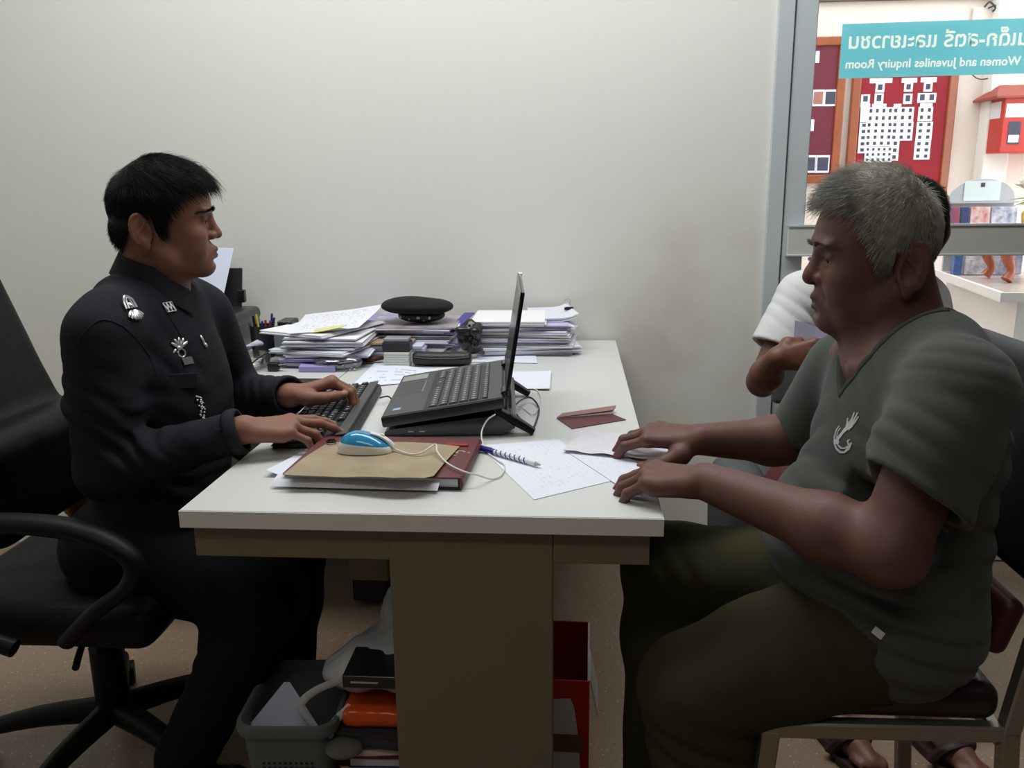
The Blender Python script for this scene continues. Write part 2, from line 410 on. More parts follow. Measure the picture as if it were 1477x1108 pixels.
# ---- head in its own frame: x forward, y left, z up, origin between the ears (metres)
def head_field(F, fr, p):
    g = lambda k, d: p.get(k, d); R = fr.R; s = fr.k; w = fr.w
    E = lambda c, r, k=.012, op='u': F.ell(w(c), np.array(r)*s, R, k*s, op)
    C = lambda a, b, ra, rb=None, k=.01, op='u', flat=None: F.cap(w(a), w(b), ra*s, (ra if rb is None else rb)*s, k*s, op, flat)
    E((.026, 0, .052), (.083, .075, .081), .01)
    E((.058, 0, .045), (.060, .064, .060), .02)                      # forehead
    E((.060, 0, -.015), (.052+g('fat', 0), .060+g('fat', 0), .062), .03)   # mid face
    E((.070, 0, -.052), (.040, .046+g('fat', 0), .032), .02)
    for q in (-1, 1):
        C((.012, .054*q, -.030), (.042, .047*q, -.056), .014, .014+g('fat', 0), .03)
        C((.042, .047*q, -.056), (.094, .016*q, -.071), .017+g('fat', 0), .014, .028)
        E((.088, .041*q, -.006), (.020, .020, .017), .02)            # cheekbone
        E((.084, .040*q, -.034), (.022, .020, .020), .025)           # cheek
        E((.108, .029*q, .0415), (.012, .021, .0075), .012)           # brow ridge
    if g('occ', 0): E((-.012, 0, .018), (.050, .058, .050), .02)
    C((.104, -.008, -.068), (.104, .008, -.068), .0145, None, .018)      # chin
    E((.104, 0, -.040), (.019, .026, .019), .014)                     # muzzle
    for q in (-1, 1):                                                # sockets
        E((.122, .030*q, .0215), (.018, .020, .0115), .014, 's')
    nz = g('nose', 1.0)
    C((.112, 0, .026), (.123+.004*(nz-1), 0, .004), .0075, .0085*nz, .012)
    E((.1255, 0, -.0055), (.0115*nz, .0105*nz, .0095*nz), .008)
    for q in (-1, 1):
        E((.1165, .0125*q*nz, -.009), (.0095, .0065*nz, .0075), .006)
        E((.120, .0065*q*nz, -.0160), (.0055, .0032, .0040), .003, 's')
    # eyes: lids over a ball
    lid = g('lid', .35)
    for q in (-1, 1):
        ec = (.0955, .0305*q, .0205)
        E(ec, (.0138, .0148, .0132), .004)
        a = .0050*(1-lid)+.0016
        E((.1090, .0305*q, .0195-.003*lid), (.010, .0128, a), .001, 's')
        C((.1075, .018*q, .0262), (.1045, .043*q, .0250), .0030, .0026, .006)      # upper lid fold
        C((.1055, .020*q, .0125), (.1010, .040*q, .0120), .0030, .0026, .008)
    # lips
    o = g('open', 0.0)
    for q in (-1, 1):
        C((.1215, .004*q, -.0355), (.1040, .0235*q, -.0405), .0052, .0030, .006)
        C((.1185, 0, -.0475-o), (.1030, .0225*q, -.0425-o*.3), .0060, .0030, .006)
        C((.1265, 0, -.0412-o*.5), (.1060, .0245*q, -.0412), .0016+o*.5, .0010, .0030, 's')
        C((.126, .017*q, -.012), (.108, .034*q, -.040), .0012+g('age', 0)*.001, .001, .008, 's')     # nasolabial
    E((.124, 0, -.0595), (.010, .018, .004), .008, 's')
    # ears
    for q in (-1, 1):
        er = g('ear', 1.0)
        a = np.array([[.98, 0, .17], [0, 1, 0], [-.17, 0, .98]]); tilt = .30*q
        b = np.array([[math.cos(tilt), -math.sin(tilt), 0], [math.sin(tilt), math.cos(tilt), 0], [0, 0, 1]])
        Rr = (b@a)@R
        c = w((-.004, .080*q, .003)); F.ell(c, np.array((.018, .0068, .031))*s*er, Rr, .006*s)
        F.ell(w((.001, .0880*q, .006)), np.array((.0128, .0090, .0235))*s*er, Rr, .003*s, 's')
        F.ell(w((.006, .083*q, -.003)), np.array((.006, .006, .008))*s*er, Rr, .005*s, 's')
        n = 14; pts = []
        for i in range(n+1):
            t = math.radians(150-i*265/n) if True else 0
            x = .0175*math.cos(t+PI/2)*er; z = .031*math.sin(t+PI/2)*er
            pts.append(w((-.004-x*1.0, (.0835+.004*(x > 0))*q, .003+z)))
        pts = []
        for i in range(n+1):
            t = math.radians(-20+i*250/n)       # from front root over the top to the lobe
            x = .0170*math.cos(t)*er; z = .0310*math.sin(t)*er
            pts.append(w((-.005+x+.17*z*-1, (.0835-.010*(x/.017 if x > 0 else 0)-.18*x)*q, .004+z)))
        F.chain(pts, [.0033*s*er]*(n+1), .003*s)
        F.cap(w((.002, .0835*q, .018)), w((-.012, .0845*q, -.006)), .0022*s, .0018*s, .004*s)
        E((.0025, .079*q, -.0265*er), (.0075, .0045, .0080), .005)
    return F

def head_tint(fr, p):
    skin = np.ones(3); lip = np.array(p.get('lipcol', (.85, .55, .58)))
    def fn(v):
        q = fr.l(v); c = np.ones((len(v), 3))
        def blend(m, col): 
            m = np.clip(m, 0, 1)[:, None]; return c*(1-m)+(c*np.array(col))*m
        x, y, z = q.T; o = p.get('open', 0)
        f = (x > .085)
        m = f*np.exp(-((z+.0405+o*.5)/.0072)**4)*np.exp(-(y/.021)**6); c = blend(m, lip)
        if p.get('stubble', 0):
            m = p['stubble']*(x > .03)*np.clip((-.022-z)/.02, 0, 1)*np.clip((z+.10)/.03, 0, 1)
            c = blend(m, (.62, .62, .66))
        if 'shave' in p:                                             # shaved sides under short hair
            m = p['shave'](q); c = blend(m, (.35, .33, .34))
        for q_ in (-1, 1):
            m = .45*np.exp(-(((x-.105)/.02)**2+((y-.031*q_)/.02)**2+((z-.021)/.012)**2)); c = blend(m, (.72, .62, .60))
        if p.get('age', 0): c = c*(1-.12*p['age']*(waves(v, 160, 3)[:, None]*.5+.5))
        return c
    return fn

def eyes(fr, parent, white, iris, look=(1, 0, -.25)):
    for q in (-1, 1):
        c = fr.w((.0955, .0305*q, .0205)); d = nrm(fr.d(look)); s = fr.k
        eb = MB().ell(c, (.0125*s,)*3, None, 20, 14).build('eyeball', white, parent, smooth='all')
        z = Vector(d); 
        MB().cyl(Vector(c)+z*.0108*s, Vector(c)+z*.0127*s, .0058*s, .0046*s, 18).build('iris', iris, eb, smooth=True)

def head_bvh(vq, fr):
    v, q = vq; return BVHTree.FromPolygons([Vector(p) for p in fr.l(v)], [tuple(int(i) for i in f) for f in q])
def on_face(bv, y, z, x0=.20):
    h = bv.ray_cast(Vector((x0, y, z)), Vector((-1, 0, 0))); return h[0].x if h[0] is not None else .11
def brow_hair(fr, bv, dens=140, thick=1.0, zb=.0405):
    roots = []; dirs = []
    for q in (-1, 1):
        for i in range(dens):
            t = random.random(); y = .011+.043*t; zc = zb+.0055*math.sin(t*2.4)-.007*t*t+random.uniform(-.0030, .0030)*(1-.55*t)*thick
            x0 = on_face(bv, y*q, zc); y2 = y+.006; z2 = zc+.003-.006*t; x2 = on_face(bv, y2*q, z2)
            roots.append((x0+.0010, y*q, zc+.0004)); dirs.append((x2-x0+.0022, q*.006, z2-zc))
    return strands('eyebrows', fr, np.array(roots), np.array(dirs), .0085, .00034*thick, None, None, seg=2, jit=.14)
def lash_lines(fr, lid, m, up=True):
    """dark lash line on the rim of each upper lid, bowed over the eyeball"""
    mb = MB()
    for q in (-1, 1):
        pts = []
        for i in range(9):
            az = math.radians(-52+104*i/8); el = math.asin(max(-1, min(1, ((.0050*(1-lid)+.0016)*math.cos(az*1.5)-.003*lid-.0008)/.0137)))
            pts.append(fr.w((.0955+.0137*math.cos(az)*math.cos(el), .0305*q+.0137*math.sin(az)*math.cos(el), .0205+.0137*math.sin(el))))
        mb.tube(pts, [.0003, .0010, .0012, .0012, .0010, .0004], 6)
    return mb
def stretch(fr, k, v):
    q = fr.l(v); z = q[:, 2]; f = np.clip(z, -.10, 9); f = np.where(z < -.10, f*np.clip((z+.24)/.14, 0, 1), f)
    q[:, 2] = z+(k-1)*f; return fr.w(q)

def strands(name, fr, roots, dirs, length, rad, mt, parent, lift=0.0, seg=4, jit=.2, follow=None, droop=0.0, lenvar=.3):
    """hair: tapered three-sided strands that start at roots and follow the skull (all in head frame)"""
    n = len(roots); r = RNG; d = dirs/np.linalg.norm(dirs, axis=1)[:, None]
    d = d+r.normal(size=d.shape)*jit; d /= np.linalg.norm(d, axis=1)[:, None]
    L = (length if np.ndim(length) else np.full(n, length))*r.uniform(1-lenvar, 1+lenvar, n)
    P = [roots]; p = roots.copy(); c = np.array((.026, 0, .052)); rr = np.array((.083, .075, .081))
    for k in range(seg):
        st = (L/seg)[:, None]
        p = p+d*st
        if follow is not None:                                       # keep at a given height over the skull
            a = (p-c)/rr; k0 = np.linalg.norm(a, axis=1); h = follow*(k+1)/seg+.002
            m = (k0 < 1+h/.085)
            p = np.where(m[:, None], c+(p-c)*((1+h/.085)/k0)[:, None], p)
        d = d+np.array((0, 0, -1))*droop; d /= np.linalg.norm(d, axis=1)[:, None]
        P.append(p.copy())
    P = np.stack(P, 1)                                                 # n, seg+1, 3
    T = np.gradient(P, axis=1); T /= np.linalg.norm(T, axis=2)[..., None]+1e-9
    ref = r.normal(size=(n, 1, 3)); A = np.cross(T, ref); A /= np.linalg.norm(A, axis=2)[..., None]+1e-9; Bv = np.cross(T, A)
    w = rad*np.linspace(1, .25, seg+1)[None, :, None]
    V = np.stack([P+w*(A*math.cos(2*PI*i/3)+Bv*math.sin(2*PI*i/3)) for i in range(3)], 2).reshape(-1, 3)
    V = fr.w(V)
    base = (np.arange(n)*(seg+1)*3)[:, None, None]; kk = (np.arange(seg)*3)[None, :, None]; ii = np.arange(3)[None, None, :]; jj = (ii+1) % 3
    Q = np.stack([base+kk+ii, base+kk+jj, base+kk+3+jj, base+kk+3+ii], -1).reshape(-1, 4)
    return V, Q

# ---- a hand: F from wrist to knuckles, U towards the back of the hand, s = +1 right hand, -1 left hand
def hand(Fd, nails, Wp, Fw, U, s, curl, spread=(8, 2, -4, -11), thumb=None, k=1.0, fat=1.0):
    Fw = nrm(Fw); U = nrm(U-np.dot(U, Fw)*Fw); T = s*np.cross(U, Fw)      # T towards the thumb
    Wp = np.asarray(Wp, float)
    w = lambda x, y, z: Wp+k*(Fw*x+T*y+U*z)
    kn = [w(.088, .027, .002), w(.092, .008, .004), (w(.087, -.011, .002)), w(.078, -.028, -.002)]
    base = [w(.012, .014, 0), w(.010, .005, .001), w(.010, -.005, .001), w(.012, -.014, 0)]
    for i in range(4):
        Fd.cap(base[i], kn[i], .0135*k*fat, (.0105, .0108, .0100, .0090)[i]*k*fat, .012*k)
    Fd.cap(w(.02, -.02, -.006), w(.065, -.030, -.009), .011*k, .010*k, .015*k)
    ph = ((.044, .026, .020), (.048, .030, .021), (.044, .028, .021), (.035, .021, .019))
    rad = ((.0092, .0083, .0076, .0064), (.0094, .0085, .0078, .0066), (.0088, .0080, .0073, .0062), (.0078, .0070, .0064, .0054))
    for i in range(4):
        a = math.radians(spread[i]); f = Fw*math.cos(a)+T*math.sin(a); p = kn[i]; ang = 0; pts = [p]
        for j in range(3):
            ang += math.radians(curl[i][j]); d = f*math.cos(ang)-U*math.sin(ang); p = p+d*ph[i][j]*k; pts.append(p)
        up = f*math.sin(ang)+U*math.cos(ang)
        Fd.chain(pts, [r*k*fat for r in rad[i]], .0035*k)
        Fd.cap(kn[i]-.2*.01*Fw, kn[i]+.001*U*k, .0100*k*fat*(.92 if i == 3 else 1), None, .008*k)
        nails.append((pts[3]+up*rad[i][3]*k*.8-d*.001, d, up))
    if thumb is None: thumb = ((.030, .034, -.012), (.062, .052, -.020), (.090, .060, -.024), (.112, .060, -.026))
    tp = [w(*q) for q in ((.012, .016, -.006),)+tuple(thumb)]
    Fd.chain(tp, [.014*k*fat, .0165*k*fat, .0120*k*fat, .0102*k*fat, .0078*k*fat], .008*k)
    d = nrm(tp[-1]-tp[-2]); up = nrm(U*.6+T*.6-d*np.dot(U*.6+T*.6, d)); nails.append((tp[-1]+up*.0066*k, d, up))
    return w

def nail_tint(nails, c, v):
    for p, d, up in nails:
        q = v-p; x = q@d; z = q@up; y = q@np.cross(d, up)
        m = (np.abs(x) < .0068) & (np.abs(y) < .0052) & (np.abs(z) < .0035)
        c[m] *= (1.55, 1.55, 1.60)
    return c
# ------------------------------------------------------------------ materials
def wall_material():
    m = mat('wall_paint', srgb(232, 232, 225), .75, bump=.05, bscale=300, noise=.05, nscale=2)
    nt = m.node_tree; b = nt.nodes['Principled BSDF']; src = b.inputs['Base Color'].links[0].from_socket
    N = nt.nodes.new; L = nt.links.new
    g = N('ShaderNodeNewGeometry'); sp = N('ShaderNodeSeparateXYZ'); L(g.outputs['Position'], sp.inputs[0])
    def blob(cx, cz, rx, rz):
        a = N('ShaderNodeMath'); a.operation = 'MULTIPLY_ADD'; L(sp.outputs[0], a.inputs[0]); a.inputs[1].default_value = 1/rx; a.inputs[2].default_value = -cx/rx
        c = N('ShaderNodeMath'); c.operation = 'MULTIPLY_ADD'; L(sp.outputs[2], c.inputs[0]); c.inputs[1].default_value = 1/rz; c.inputs[2].default_value = -cz/rz
        p = N('ShaderNodeMath'); p.operation = 'MULTIPLY'; L(a.outputs[0], p.inputs[0]); L(a.outputs[0], p.inputs[1])
        q = N('ShaderNodeMath'); q.operation = 'MULTIPLY_ADD'; L(c.outputs[0], q.inputs[0]); L(c.outputs[0], q.inputs[1]); L(p.outputs[0], q.inputs[2])
        e = N('ShaderNodeMapRange'); e.inputs[1].default_value = 0; e.inputs[2].default_value = 1; e.inputs[3].default_value = 1; e.inputs[4].default_value = 0; L(q.outputs[0], e.inputs[0]); return e.outputs[0]
    n = N('ShaderNodeTexNoise'); n.inputs['Scale'].default_value = 4; n.inputs['Detail'].default_value = 7; L(g.outputs['Position'], n.inputs['Vector'])
    s1, s2 = blob(.98, .78, .34, .42), blob(1.02, 1.02, .25, .22)
    mx = N('ShaderNodeMath'); mx.operation = 'MAXIMUM'; L(s1, mx.inputs[0]); L(s2, mx.inputs[1])
    rr = N('ShaderNodeMapRange'); rr.inputs[1].default_value = .38; rr.inputs[2].default_value = .62; L(n.outputs['Fac'], rr.inputs[0])
    ml = N('ShaderNodeMath'); ml.operation = 'MULTIPLY'; L(mx.outputs[0], ml.inputs[0]); L(rr.outputs[0], ml.inputs[1])
    ms = N('ShaderNodeMath'); ms.operation = 'MULTIPLY'; L(ml.outputs[0], ms.inputs[0]); ms.inputs[1].default_value = .26
    x = N('ShaderNodeMix'); x.data_type = 'RGBA'; L(ms.outputs[0], x.inputs[0]); L(src, x.inputs[6]); x.inputs[7].default_value = srgb(176, 152, 125)
    L(x.outputs[2], b.inputs['Base Color']); return m
def terrazzo():
    m = mat('terrazzo', srgb(146, 126, 106), .32, noise=.25, nscale=3, col2=srgb(130, 106, 88)); nt = m.node_tree; b = nt.nodes['Principled BSDF']
    src = b.inputs['Base Color'].links[0].from_socket; N = nt.nodes.new; L = nt.links.new
    tc = N('ShaderNodeTexCoord')
    for sc, th, col in ((90, .16, srgb(96, 72, 58)), (60, .13, srgb(205, 190, 165)), (140, .2, srgb(120, 95, 78))):
        v = N('ShaderNodeTexVoronoi'); v.inputs['Scale'].default_value = sc; L(tc.outputs['Object'], v.inputs['Vector'])
        l = N('ShaderNodeMath'); l.operation = 'LESS_THAN'; L(v.outputs['Distance'], l.inputs[0]); l.inputs[1].default_value = th
        x = N('ShaderNodeMix'); x.data_type = 'RGBA'; sc2 = N('ShaderNodeMath'); sc2.operation = 'MULTIPLY'; L(l.outputs[0], sc2.inputs[0]); sc2.inputs[1].default_value = .75
        L(sc2.outputs[0], x.inputs[0]); L(src, x.inputs[6]); x.inputs[7].default_value = col; src = x.outputs[2]
    L(src, b.inputs['Base Color']); return m

M_wall = wall_material(); M_floor = terrazzo()
M_wall2 = mat('corridor_paint', srgb(232, 218, 208), .8, noise=.06, nscale=3)
M_dim = mat('bounce_cut_paint', srgb(96, 92, 86), .9)  # unseen front and right walls, colour darkened to cut bounced light
M_ceil = mat('ceiling_paint', srgb(235, 235, 230), .9)
M_alu = mat('aluminium', srgb(200, 207, 210), .45, metal=.05, noise=.08, nscale=9)
M_alu2 = mat('aluminium_rail', srgb(206, 207, 200), .5, metal=.05)
M_black = mat('black_rubber', srgb(22, 22, 24), .6)
M_glass = glass_mat('door_glass', (.96, .98, .98, 1))
M_laminate = mat('white_laminate', srgb(212, 213, 210), .34, noise=.03, nscale=6)
M_edge = mat('edge_band', srgb(232, 231, 226), .45, noise=.08, nscale=14)
M_steel = mat('beige_steel', srgb(120, 109, 90), .5, noise=.05, nscale=4)
M_white = mat('white_plastic', srgb(232, 232, 232), .3)
M_bplast = mat('black_plastic', srgb(38, 38, 41), .38, bump=.08, bscale=900)
M_bgloss = mat('glossy_black', srgb(24, 24, 27), .18)
M_chrome = mat('chrome', srgb(200, 200, 198), .18, metal=1)
M_silver = mat('silver_badge', srgb(225, 225, 228), .28, metal=.8)

# ------------------------------------------------------------------ room shell
XL, XR, YB, YF = -1.75, 2.9, 1.52, -2.6
struct(MB().box2((XL-.1, YF-.1, -.1), (XR+3, 5.2, 0)).build('floor', M_floor))
struct(MB().box2((XL-.1, YF-.1, CEIL), (XR+.1, YB+.12, CEIL+.1)).build('ceiling', M_ceil))
struct(MB().box2((XL-.1, YB, 0), (1.209, YB+.12, CEIL)).build('wall_back', M_wall))
struct(MB().box2((XL-.1, YF, 0), (XL, YB, CEIL)).build('wall_left', M_wall))
struct(MB().box2((XR, YF, 0), (XR+.1, YB+.12, CEIL)).build('wall_right', M_dim))
struct(MB().box2((XL-.1, YF-.1, 0), (XR+.1, YF, CEIL)).build('wall_front', M_dim))
struct(MB().box2((2.42, YB, 0), (XR+.1, YB+.12, CEIL)).build('wall_back_right', M_wall))
# aluminium frame and glazed door in the plane of the back wall
struct(MB().box2((1.209, YB-.012, 0), (1.2565, YB+.10, CEIL), .002).build('trim_1', M_alu))
struct(MB().box2((1.2565, YB+.02, 0), (1.2625, YB+.08, CEIL)).build('trim_2', M_black))
struct(MB().box2((1.2625, YB, 2.30), (2.42, YB+.08, CEIL), .002).build('trim_3', M_alu))
door = thing('door_1', None, None, (1.2625, YB+.03, 0)); door['kind'] = 'structure'
def dbox(name, a, b, m, bev=.0025, par=door):
    return MB().box2(tuple(a[i]-(1.2625, YB+.03, 0)[i] for i in range(3)), tuple(b[i]-(1.2625, YB+.03, 0)[i] for i in range(3)), bev).build(name, m, par)
Y0, Y1 = YB-.004, YB+.045
dbox('stile', (1.2625, Y0, .005), (1.3255, Y1, 2.295), M_alu)
dbox('stile', (2.28, Y0, .005), (2.345, Y1, 2.295), M_alu)
dbox('top_rail', (1.3255, Y0, 2.225), (2.28, Y1, 2.295), M_alu)
dbox('bottom_rail', (1.3255, Y0, .005), (2.28, Y1, .10), M_alu)
mr = dbox('middle_rail', (1.272, Y0-.022, 1.020), (2.335, Y0, 1.109), M_alu2, .002)
dbox('rail_lip', (1.272, Y0-.026, 1.105), (2.335, Y0-.002, 1.112), M_alu, .001, mr)
dbox('rail_lip', (1.272, Y0-.026, 1.016), (2.335, Y0-.002, 1.022), M_alu, .001, mr)
dbox('lock_plate', (1.342, Y0-.016, 1.001), (1.375, Y0, 1.013), M_alu, .003)
dbox('glass_pane', (1.3255, YB+.018, .10), (2.28, YB+.023, 2.225), M_glass, 0)
struct(MB().box2((2.345, YB, 0), (2.42, YB+.08, 2.30), .002).build('trim_4', M_alu))

# sign film on the outer face of the glass, its lettering seen from behind
M_film = film_mat('teal_film', srgb(104, 196, 210), .96); M_let = film_mat('sign_letter', srgb(236, 250, 240), .95)
sg = thing('door_sign', 'teal sign strip stuck on the door glass with mirrored pale lettering', 'sign', (1.405, YB+.026, 1.545))
mir = Matrix(((-1, 0, 0, 0), (0, 0, -1, 0), (0, 1, 0, 0), (0, 0, 0, 1)))      # text plane XY -> XZ, reading from the corridor
lines = [('ห้องสอบสวนเด็ก-สตรี และเยาวชน', .0590, (.018, .099), .0011), ('Children, Women and Juveniles Inquiry Room', .0345, (.016, .036), .0007)]
from mathutils.geometry import delaunay_2d_cdt
def letter_mesh(body, size, bold):
    cu = bpy.data.curves.new('t', 'FONT'); cu.body = body; cu.size = size; cu.align_x = 'RIGHT'; cu.align_y = 'CENTER'; cu.offset = bold; cu.resolution_u = 3
    to = bpy.data.objects.new('t', cu); COL.objects.link(to); me = bpy.data.meshes.new_from_object(to.evaluated_get(bpy.context.evaluated_depsgraph_get())); bpy.data.objects.remove(to); return me
FR = [(0, -.003), (0, .150), (-.87, .158), (-.87, .003)]; cv = [Vector(p) for p in FR]; ce = [(0, 1), (1, 2), (2, 3), (3, 0)]; lets = []
for body, size, (ox, oz), bold in lines:
    me = letter_mesh(body, size, bold); me.transform(Matrix.Translation((-ox, oz, 0)))
    bm = bmesh.new(); bm.from_mesh(me); bmesh.ops.remove_doubles(bm, verts=bm.verts[:], dist=2e-6)
    bmesh.ops.delete(bm, geom=[v for v in bm.verts if v.co.x < -.865], context='VERTS'); bmesh.ops.triangulate(bm, faces=bm.faces[:])
    bm.verts.index_update(); k = len(cv); cv += [Vector((v.co.x, v.co.y)) for v in bm.verts]; ce += [(e.verts[0].index+k, e.verts[1].index+k) for e in bm.edges if len(e.link_faces) == 1]
    lets.append(BVHTree.FromBMesh(bm)); bm.to_mesh(me); bm.free()
    me.transform(mir); me.name = 'lettering'; me.materials.clear(); me.materials.append(M_let); lo = bpy.data.objects.new('lettering', me); COL.objects.link(lo); lo.parent = sg; lo['kind'] = 'stuff'
ov, oe, of_, *_r = delaunay_2d_cdt(cv, ce, [], 0, 1e-6)
keep = []
for f in of_:
    c = sum((ov[i] for i in f), Vector((0, 0)))/len(f); o3 = Vector((c.x, c.y, 1))
    if not any(t.ray_cast(o3, Vector((0, 0, -1)))[0] is not None for t in lets): keep.append(tuple(f))   # the letters are cut out of the teal film
MB().add([mir@Vector((v.x, v.y, 0)) for v in ov], keep).build('film', M_film, sg)

# ------------------------------------------------------------------ corridor behind the glass
CY = 3.6
struct(MB().box2((XL-.1, YB+.125, 0), (XR+3, 5.2, .004)).build('floor_corridor', mat('pale_tiles', srgb(226, 212, 196), .4, noise=.08, nscale=5)))
struct(MB().box2((.2, CY, 0), (6, CY+.12, 3.0)).build('wall_corridor', M_wall2))
struct(MB().box2((.2, YB+.12, 0), (.3, CY, 3.0)).build('wall_corridor_end', M_wall2))
struct(MB().box2((2.735, CY-.10, 0), (2.86, CY, 3.0), .004).build('trim_5', M_ceil))
struct(MB().box2((.3, CY-.03, 2.145), (3.0, CY, 2.165)).build('trim_6', mat('conduit', srgb(90, 80, 80), .6)))
M_wood = mat('varnished_wood', srgb(160, 82, 42), .35, noise=.5, nscale=12, coat=.3)
M_felt = mat('maroon_felt', srgb(150, 30, 44), .85, noise=.3, nscale=3)
M_felt2 = mat('dark_maroon_felt', srgb(110, 28, 48), .6, noise=.25, nscale=5)
M_card = mat('paper_card', srgb(235, 235, 240), .7)
M_photo = mat('photo_print', srgb(70, 70, 90), .6, noise=.6, nscale=60)
M_redph = mat('photo_face', srgb(180, 120, 110), .6, noise=.5, nscale=60)
def board(name, label, x0, x1, z0, z1, felt, fw=.045):
    t = thing(name, label, 'notice board', (x0, CY-.035, z0)); w, h = x1-x0, z1-z0
    MB().box2((fw*.8, .012, fw*.8), (w-fw*.8, .034, h-fw*.8)).build('felt_panel', felt, t)
    for a, b in (((0, 0, 0), (w, .034, fw)), ((0, 0, h-fw), (w, .034, h)), ((0, 0, fw), (fw, .034, h-fw)), ((w-fw, 0, fw), (w, .034, h-fw))):
        MB().box2(a, b, .006, 2).build('frame_rail', M_wood, t)
    return t
b1 = board('notice_board', 'wood framed maroon notice board cut by the door stile, with few portrait cards', 1.30, 2.03, 1.235, 1.975, M_felt2)
b2 = board('notice_board', 'wood framed red notice board covered with a staff chart of small photos', 2.065, 2.60, 1.16, 2.02, M_felt)
NC = [0]
def card(b, x, z, w, h, photo=None, rows=0, cols=0, m=None):
    lx, ly, lz = b.location; NC[0] += 1; ly0 = -.0003*(NC[0] % 9)
    c = MB().box((x-lx, .0105+ly0, z-lz), (w, .002, h)).build('card', M_card, b)
    if photo: MB().box((x-lx, .0088+ly0, z-lz+photo[1]*h), (w*photo[2], .0014, h*photo[3])).build('portrait', m or M_photo, c)
    if rows:
        mb = MB()
        for i in range(rows):
            for j in range(cols): mb.box((x-lx-w/2+w*(j+.5)/cols, .0088+ly0, z-lz-h/2+h*(i+.55)/rows), (w/cols*.40, .0014, h/rows*.5))
        o = mb.build('portrait_grid', M_photo, c); o['kind'] = 'stuff'
    return c
def bpx(b, x0, y0, x1, y1, **k):      # photograph coordinates of a card on the board plane
    a = at(x0, y0, Y=CY-.025); c = at(x1, y1, Y=CY-.025)
    return card(b, (a.x+c.x)/2, (a.z+c.z)/2, abs(c.x-a.x), abs(a.z-c.z), **k)
z8 = lambda x, y: (1160+x/4.615, 0+y/4.615)
def bz(b, x0, y0, x1, y1, **k): p, q = z8(x0, y0), z8(x1, y1); bpx(b, *p, *q, **k)
ph = (0, .05, .5, .6)
for r in ((438, 522, 585, 552), (650, 520, 750, 550), (777, 516, 880, 547), (374, 692, 438, 715), (452, 692, 545, 715), (596, 692, 645, 712), (772, 688, 852, 710), (596, 495, 680, 511)): bz(b2, *r)
for r in ((478, 553, 532, 615), (668, 552, 720, 610), (798, 549, 850, 610), (380, 630, 434, 692), (470, 622, 524, 690), (662, 624, 715, 692), (757, 620, 812, 684), (820, 620, 874, 682)): bz(b2, *r, photo=ph)
bz(b2, 376, 716, 422, 812)
bz(b2, 424, 716, 588, 812, rows=2, cols=4); bz(b2, 587, 714, 724, 808, rows=2, cols=3); bz(b2, 762, 712, 850, 806, rows=2, cols=2)
bz(b2, 370, 816, 411, 1020, rows=5, cols=1); bz(b2, 410, 814, 580, 975, rows=4, cols=4); bz(b2, 579, 812, 716, 935, rows=3, cols=3); bz(b2, 750, 812, 845, 935, rows=3, cols=2)
bz(b2, 405, 980, 580, 1080, rows=3, cols=5); bz(b2, 579, 934, 622, 1070, rows=3, cols=1); bz(b2, 738, 938, 832, 1062, rows=3, cols=2)
for r, m in (((58, 598, 128, 706), M_redph), ((137, 598, 210, 706), M_photo), ((82, 1034, 163, 1150), M_photo), ((20, 1034, 72, 1150), M_photo)): bz(b1, *r, photo=(0, 0, .8, .75), m=m)
bz(b1, 74, 340, 98, 418); bz(b1, 44, 795, 62, 872)

# red suggestion box on the wall
M_red = mat('red_paint', srgb(196, 44, 30), .4, noise=.2, nscale=6)
rb = thing('suggestion_box', 'red wooden suggestion box with little pitched roof on corridor wall', 'letter box', (2.745, 3.36, 1.375))
MB().box2((0, 0, 0), (.34, .24, .275), .004).build('body', M_red, rb)
MB().add([(-.05, -.02, .262), (.40, -.02, .262), (.40, .25, .262), (-.05, .25, .262), (.02, .115, .335), (.33, .115, .335), (-.05, -.02, .272), (.40, -.02, .272), (.40, .25, .272), (-.05, .25, .272)],
         [(0, 3, 2, 1), (6, 7, 5, 4), (8, 9, 4, 5), (7, 8, 5), (9, 6, 4), (0, 1, 7, 6), (1, 2, 8, 7), (2, 3, 9, 8), (3, 0, 6, 9)]).build('roof', mat('roof_red', srgb(150, 60, 45), .5), rb)
c = MB().box2((-.002, .03, .17), (-.0005, .21, .25)).build('side_notice', M_card, rb)
c = MB().box2((.01, -.002, .17), (.11, -.0005, .235)).build('notice', M_card, rb)
c = MB().box2((.03, -.002, .04), (.09, -.0005, .15)).build('slot_plate', M_photo, rb)
MB().box2((.035, -.0035, .05), (.085, -.002, .085)).build('notice', M_card, rb)
# wires on the wall above the sign and the small panel
M_wire = mat('wire', srgb(70, 62, 62), .6)
for pts_, r_, lb in (([(1425, 12), (1440, 8), (1455, 22), (1477, 14), (1500, 10)], .004, 'long dark wire sagging to the right above the teal sign'), ([(1400, 106), (1412, 114), (1428, 112), (1436, 102)], .003, 'dark wire loop hanging just under the teal sign'), ([(1420, 10), (1428, 3), (1436, 12), (1432, 16)], .005, 'knotted wire on the cream cover panel')):
    tag(MB().tube([at(x, y, Y=3.55+.02*(i in (0, len(pts_)-1))) for i, (x, y) in enumerate(pts_)], r_, 6, smooth=6).build('wire', M_wire), lb, 'cable')
a = at(1402, 12, Y=3.6); b = at(1455, 60, Y=3.6)
jb = MB().box2((a.x, 3.575, b.z), (b.x, 3.6, a.z), .004).build('junction_panel', M_wall2); tag(jb, 'cream cover panel on the corridor wall behind the sign top', 'panel')

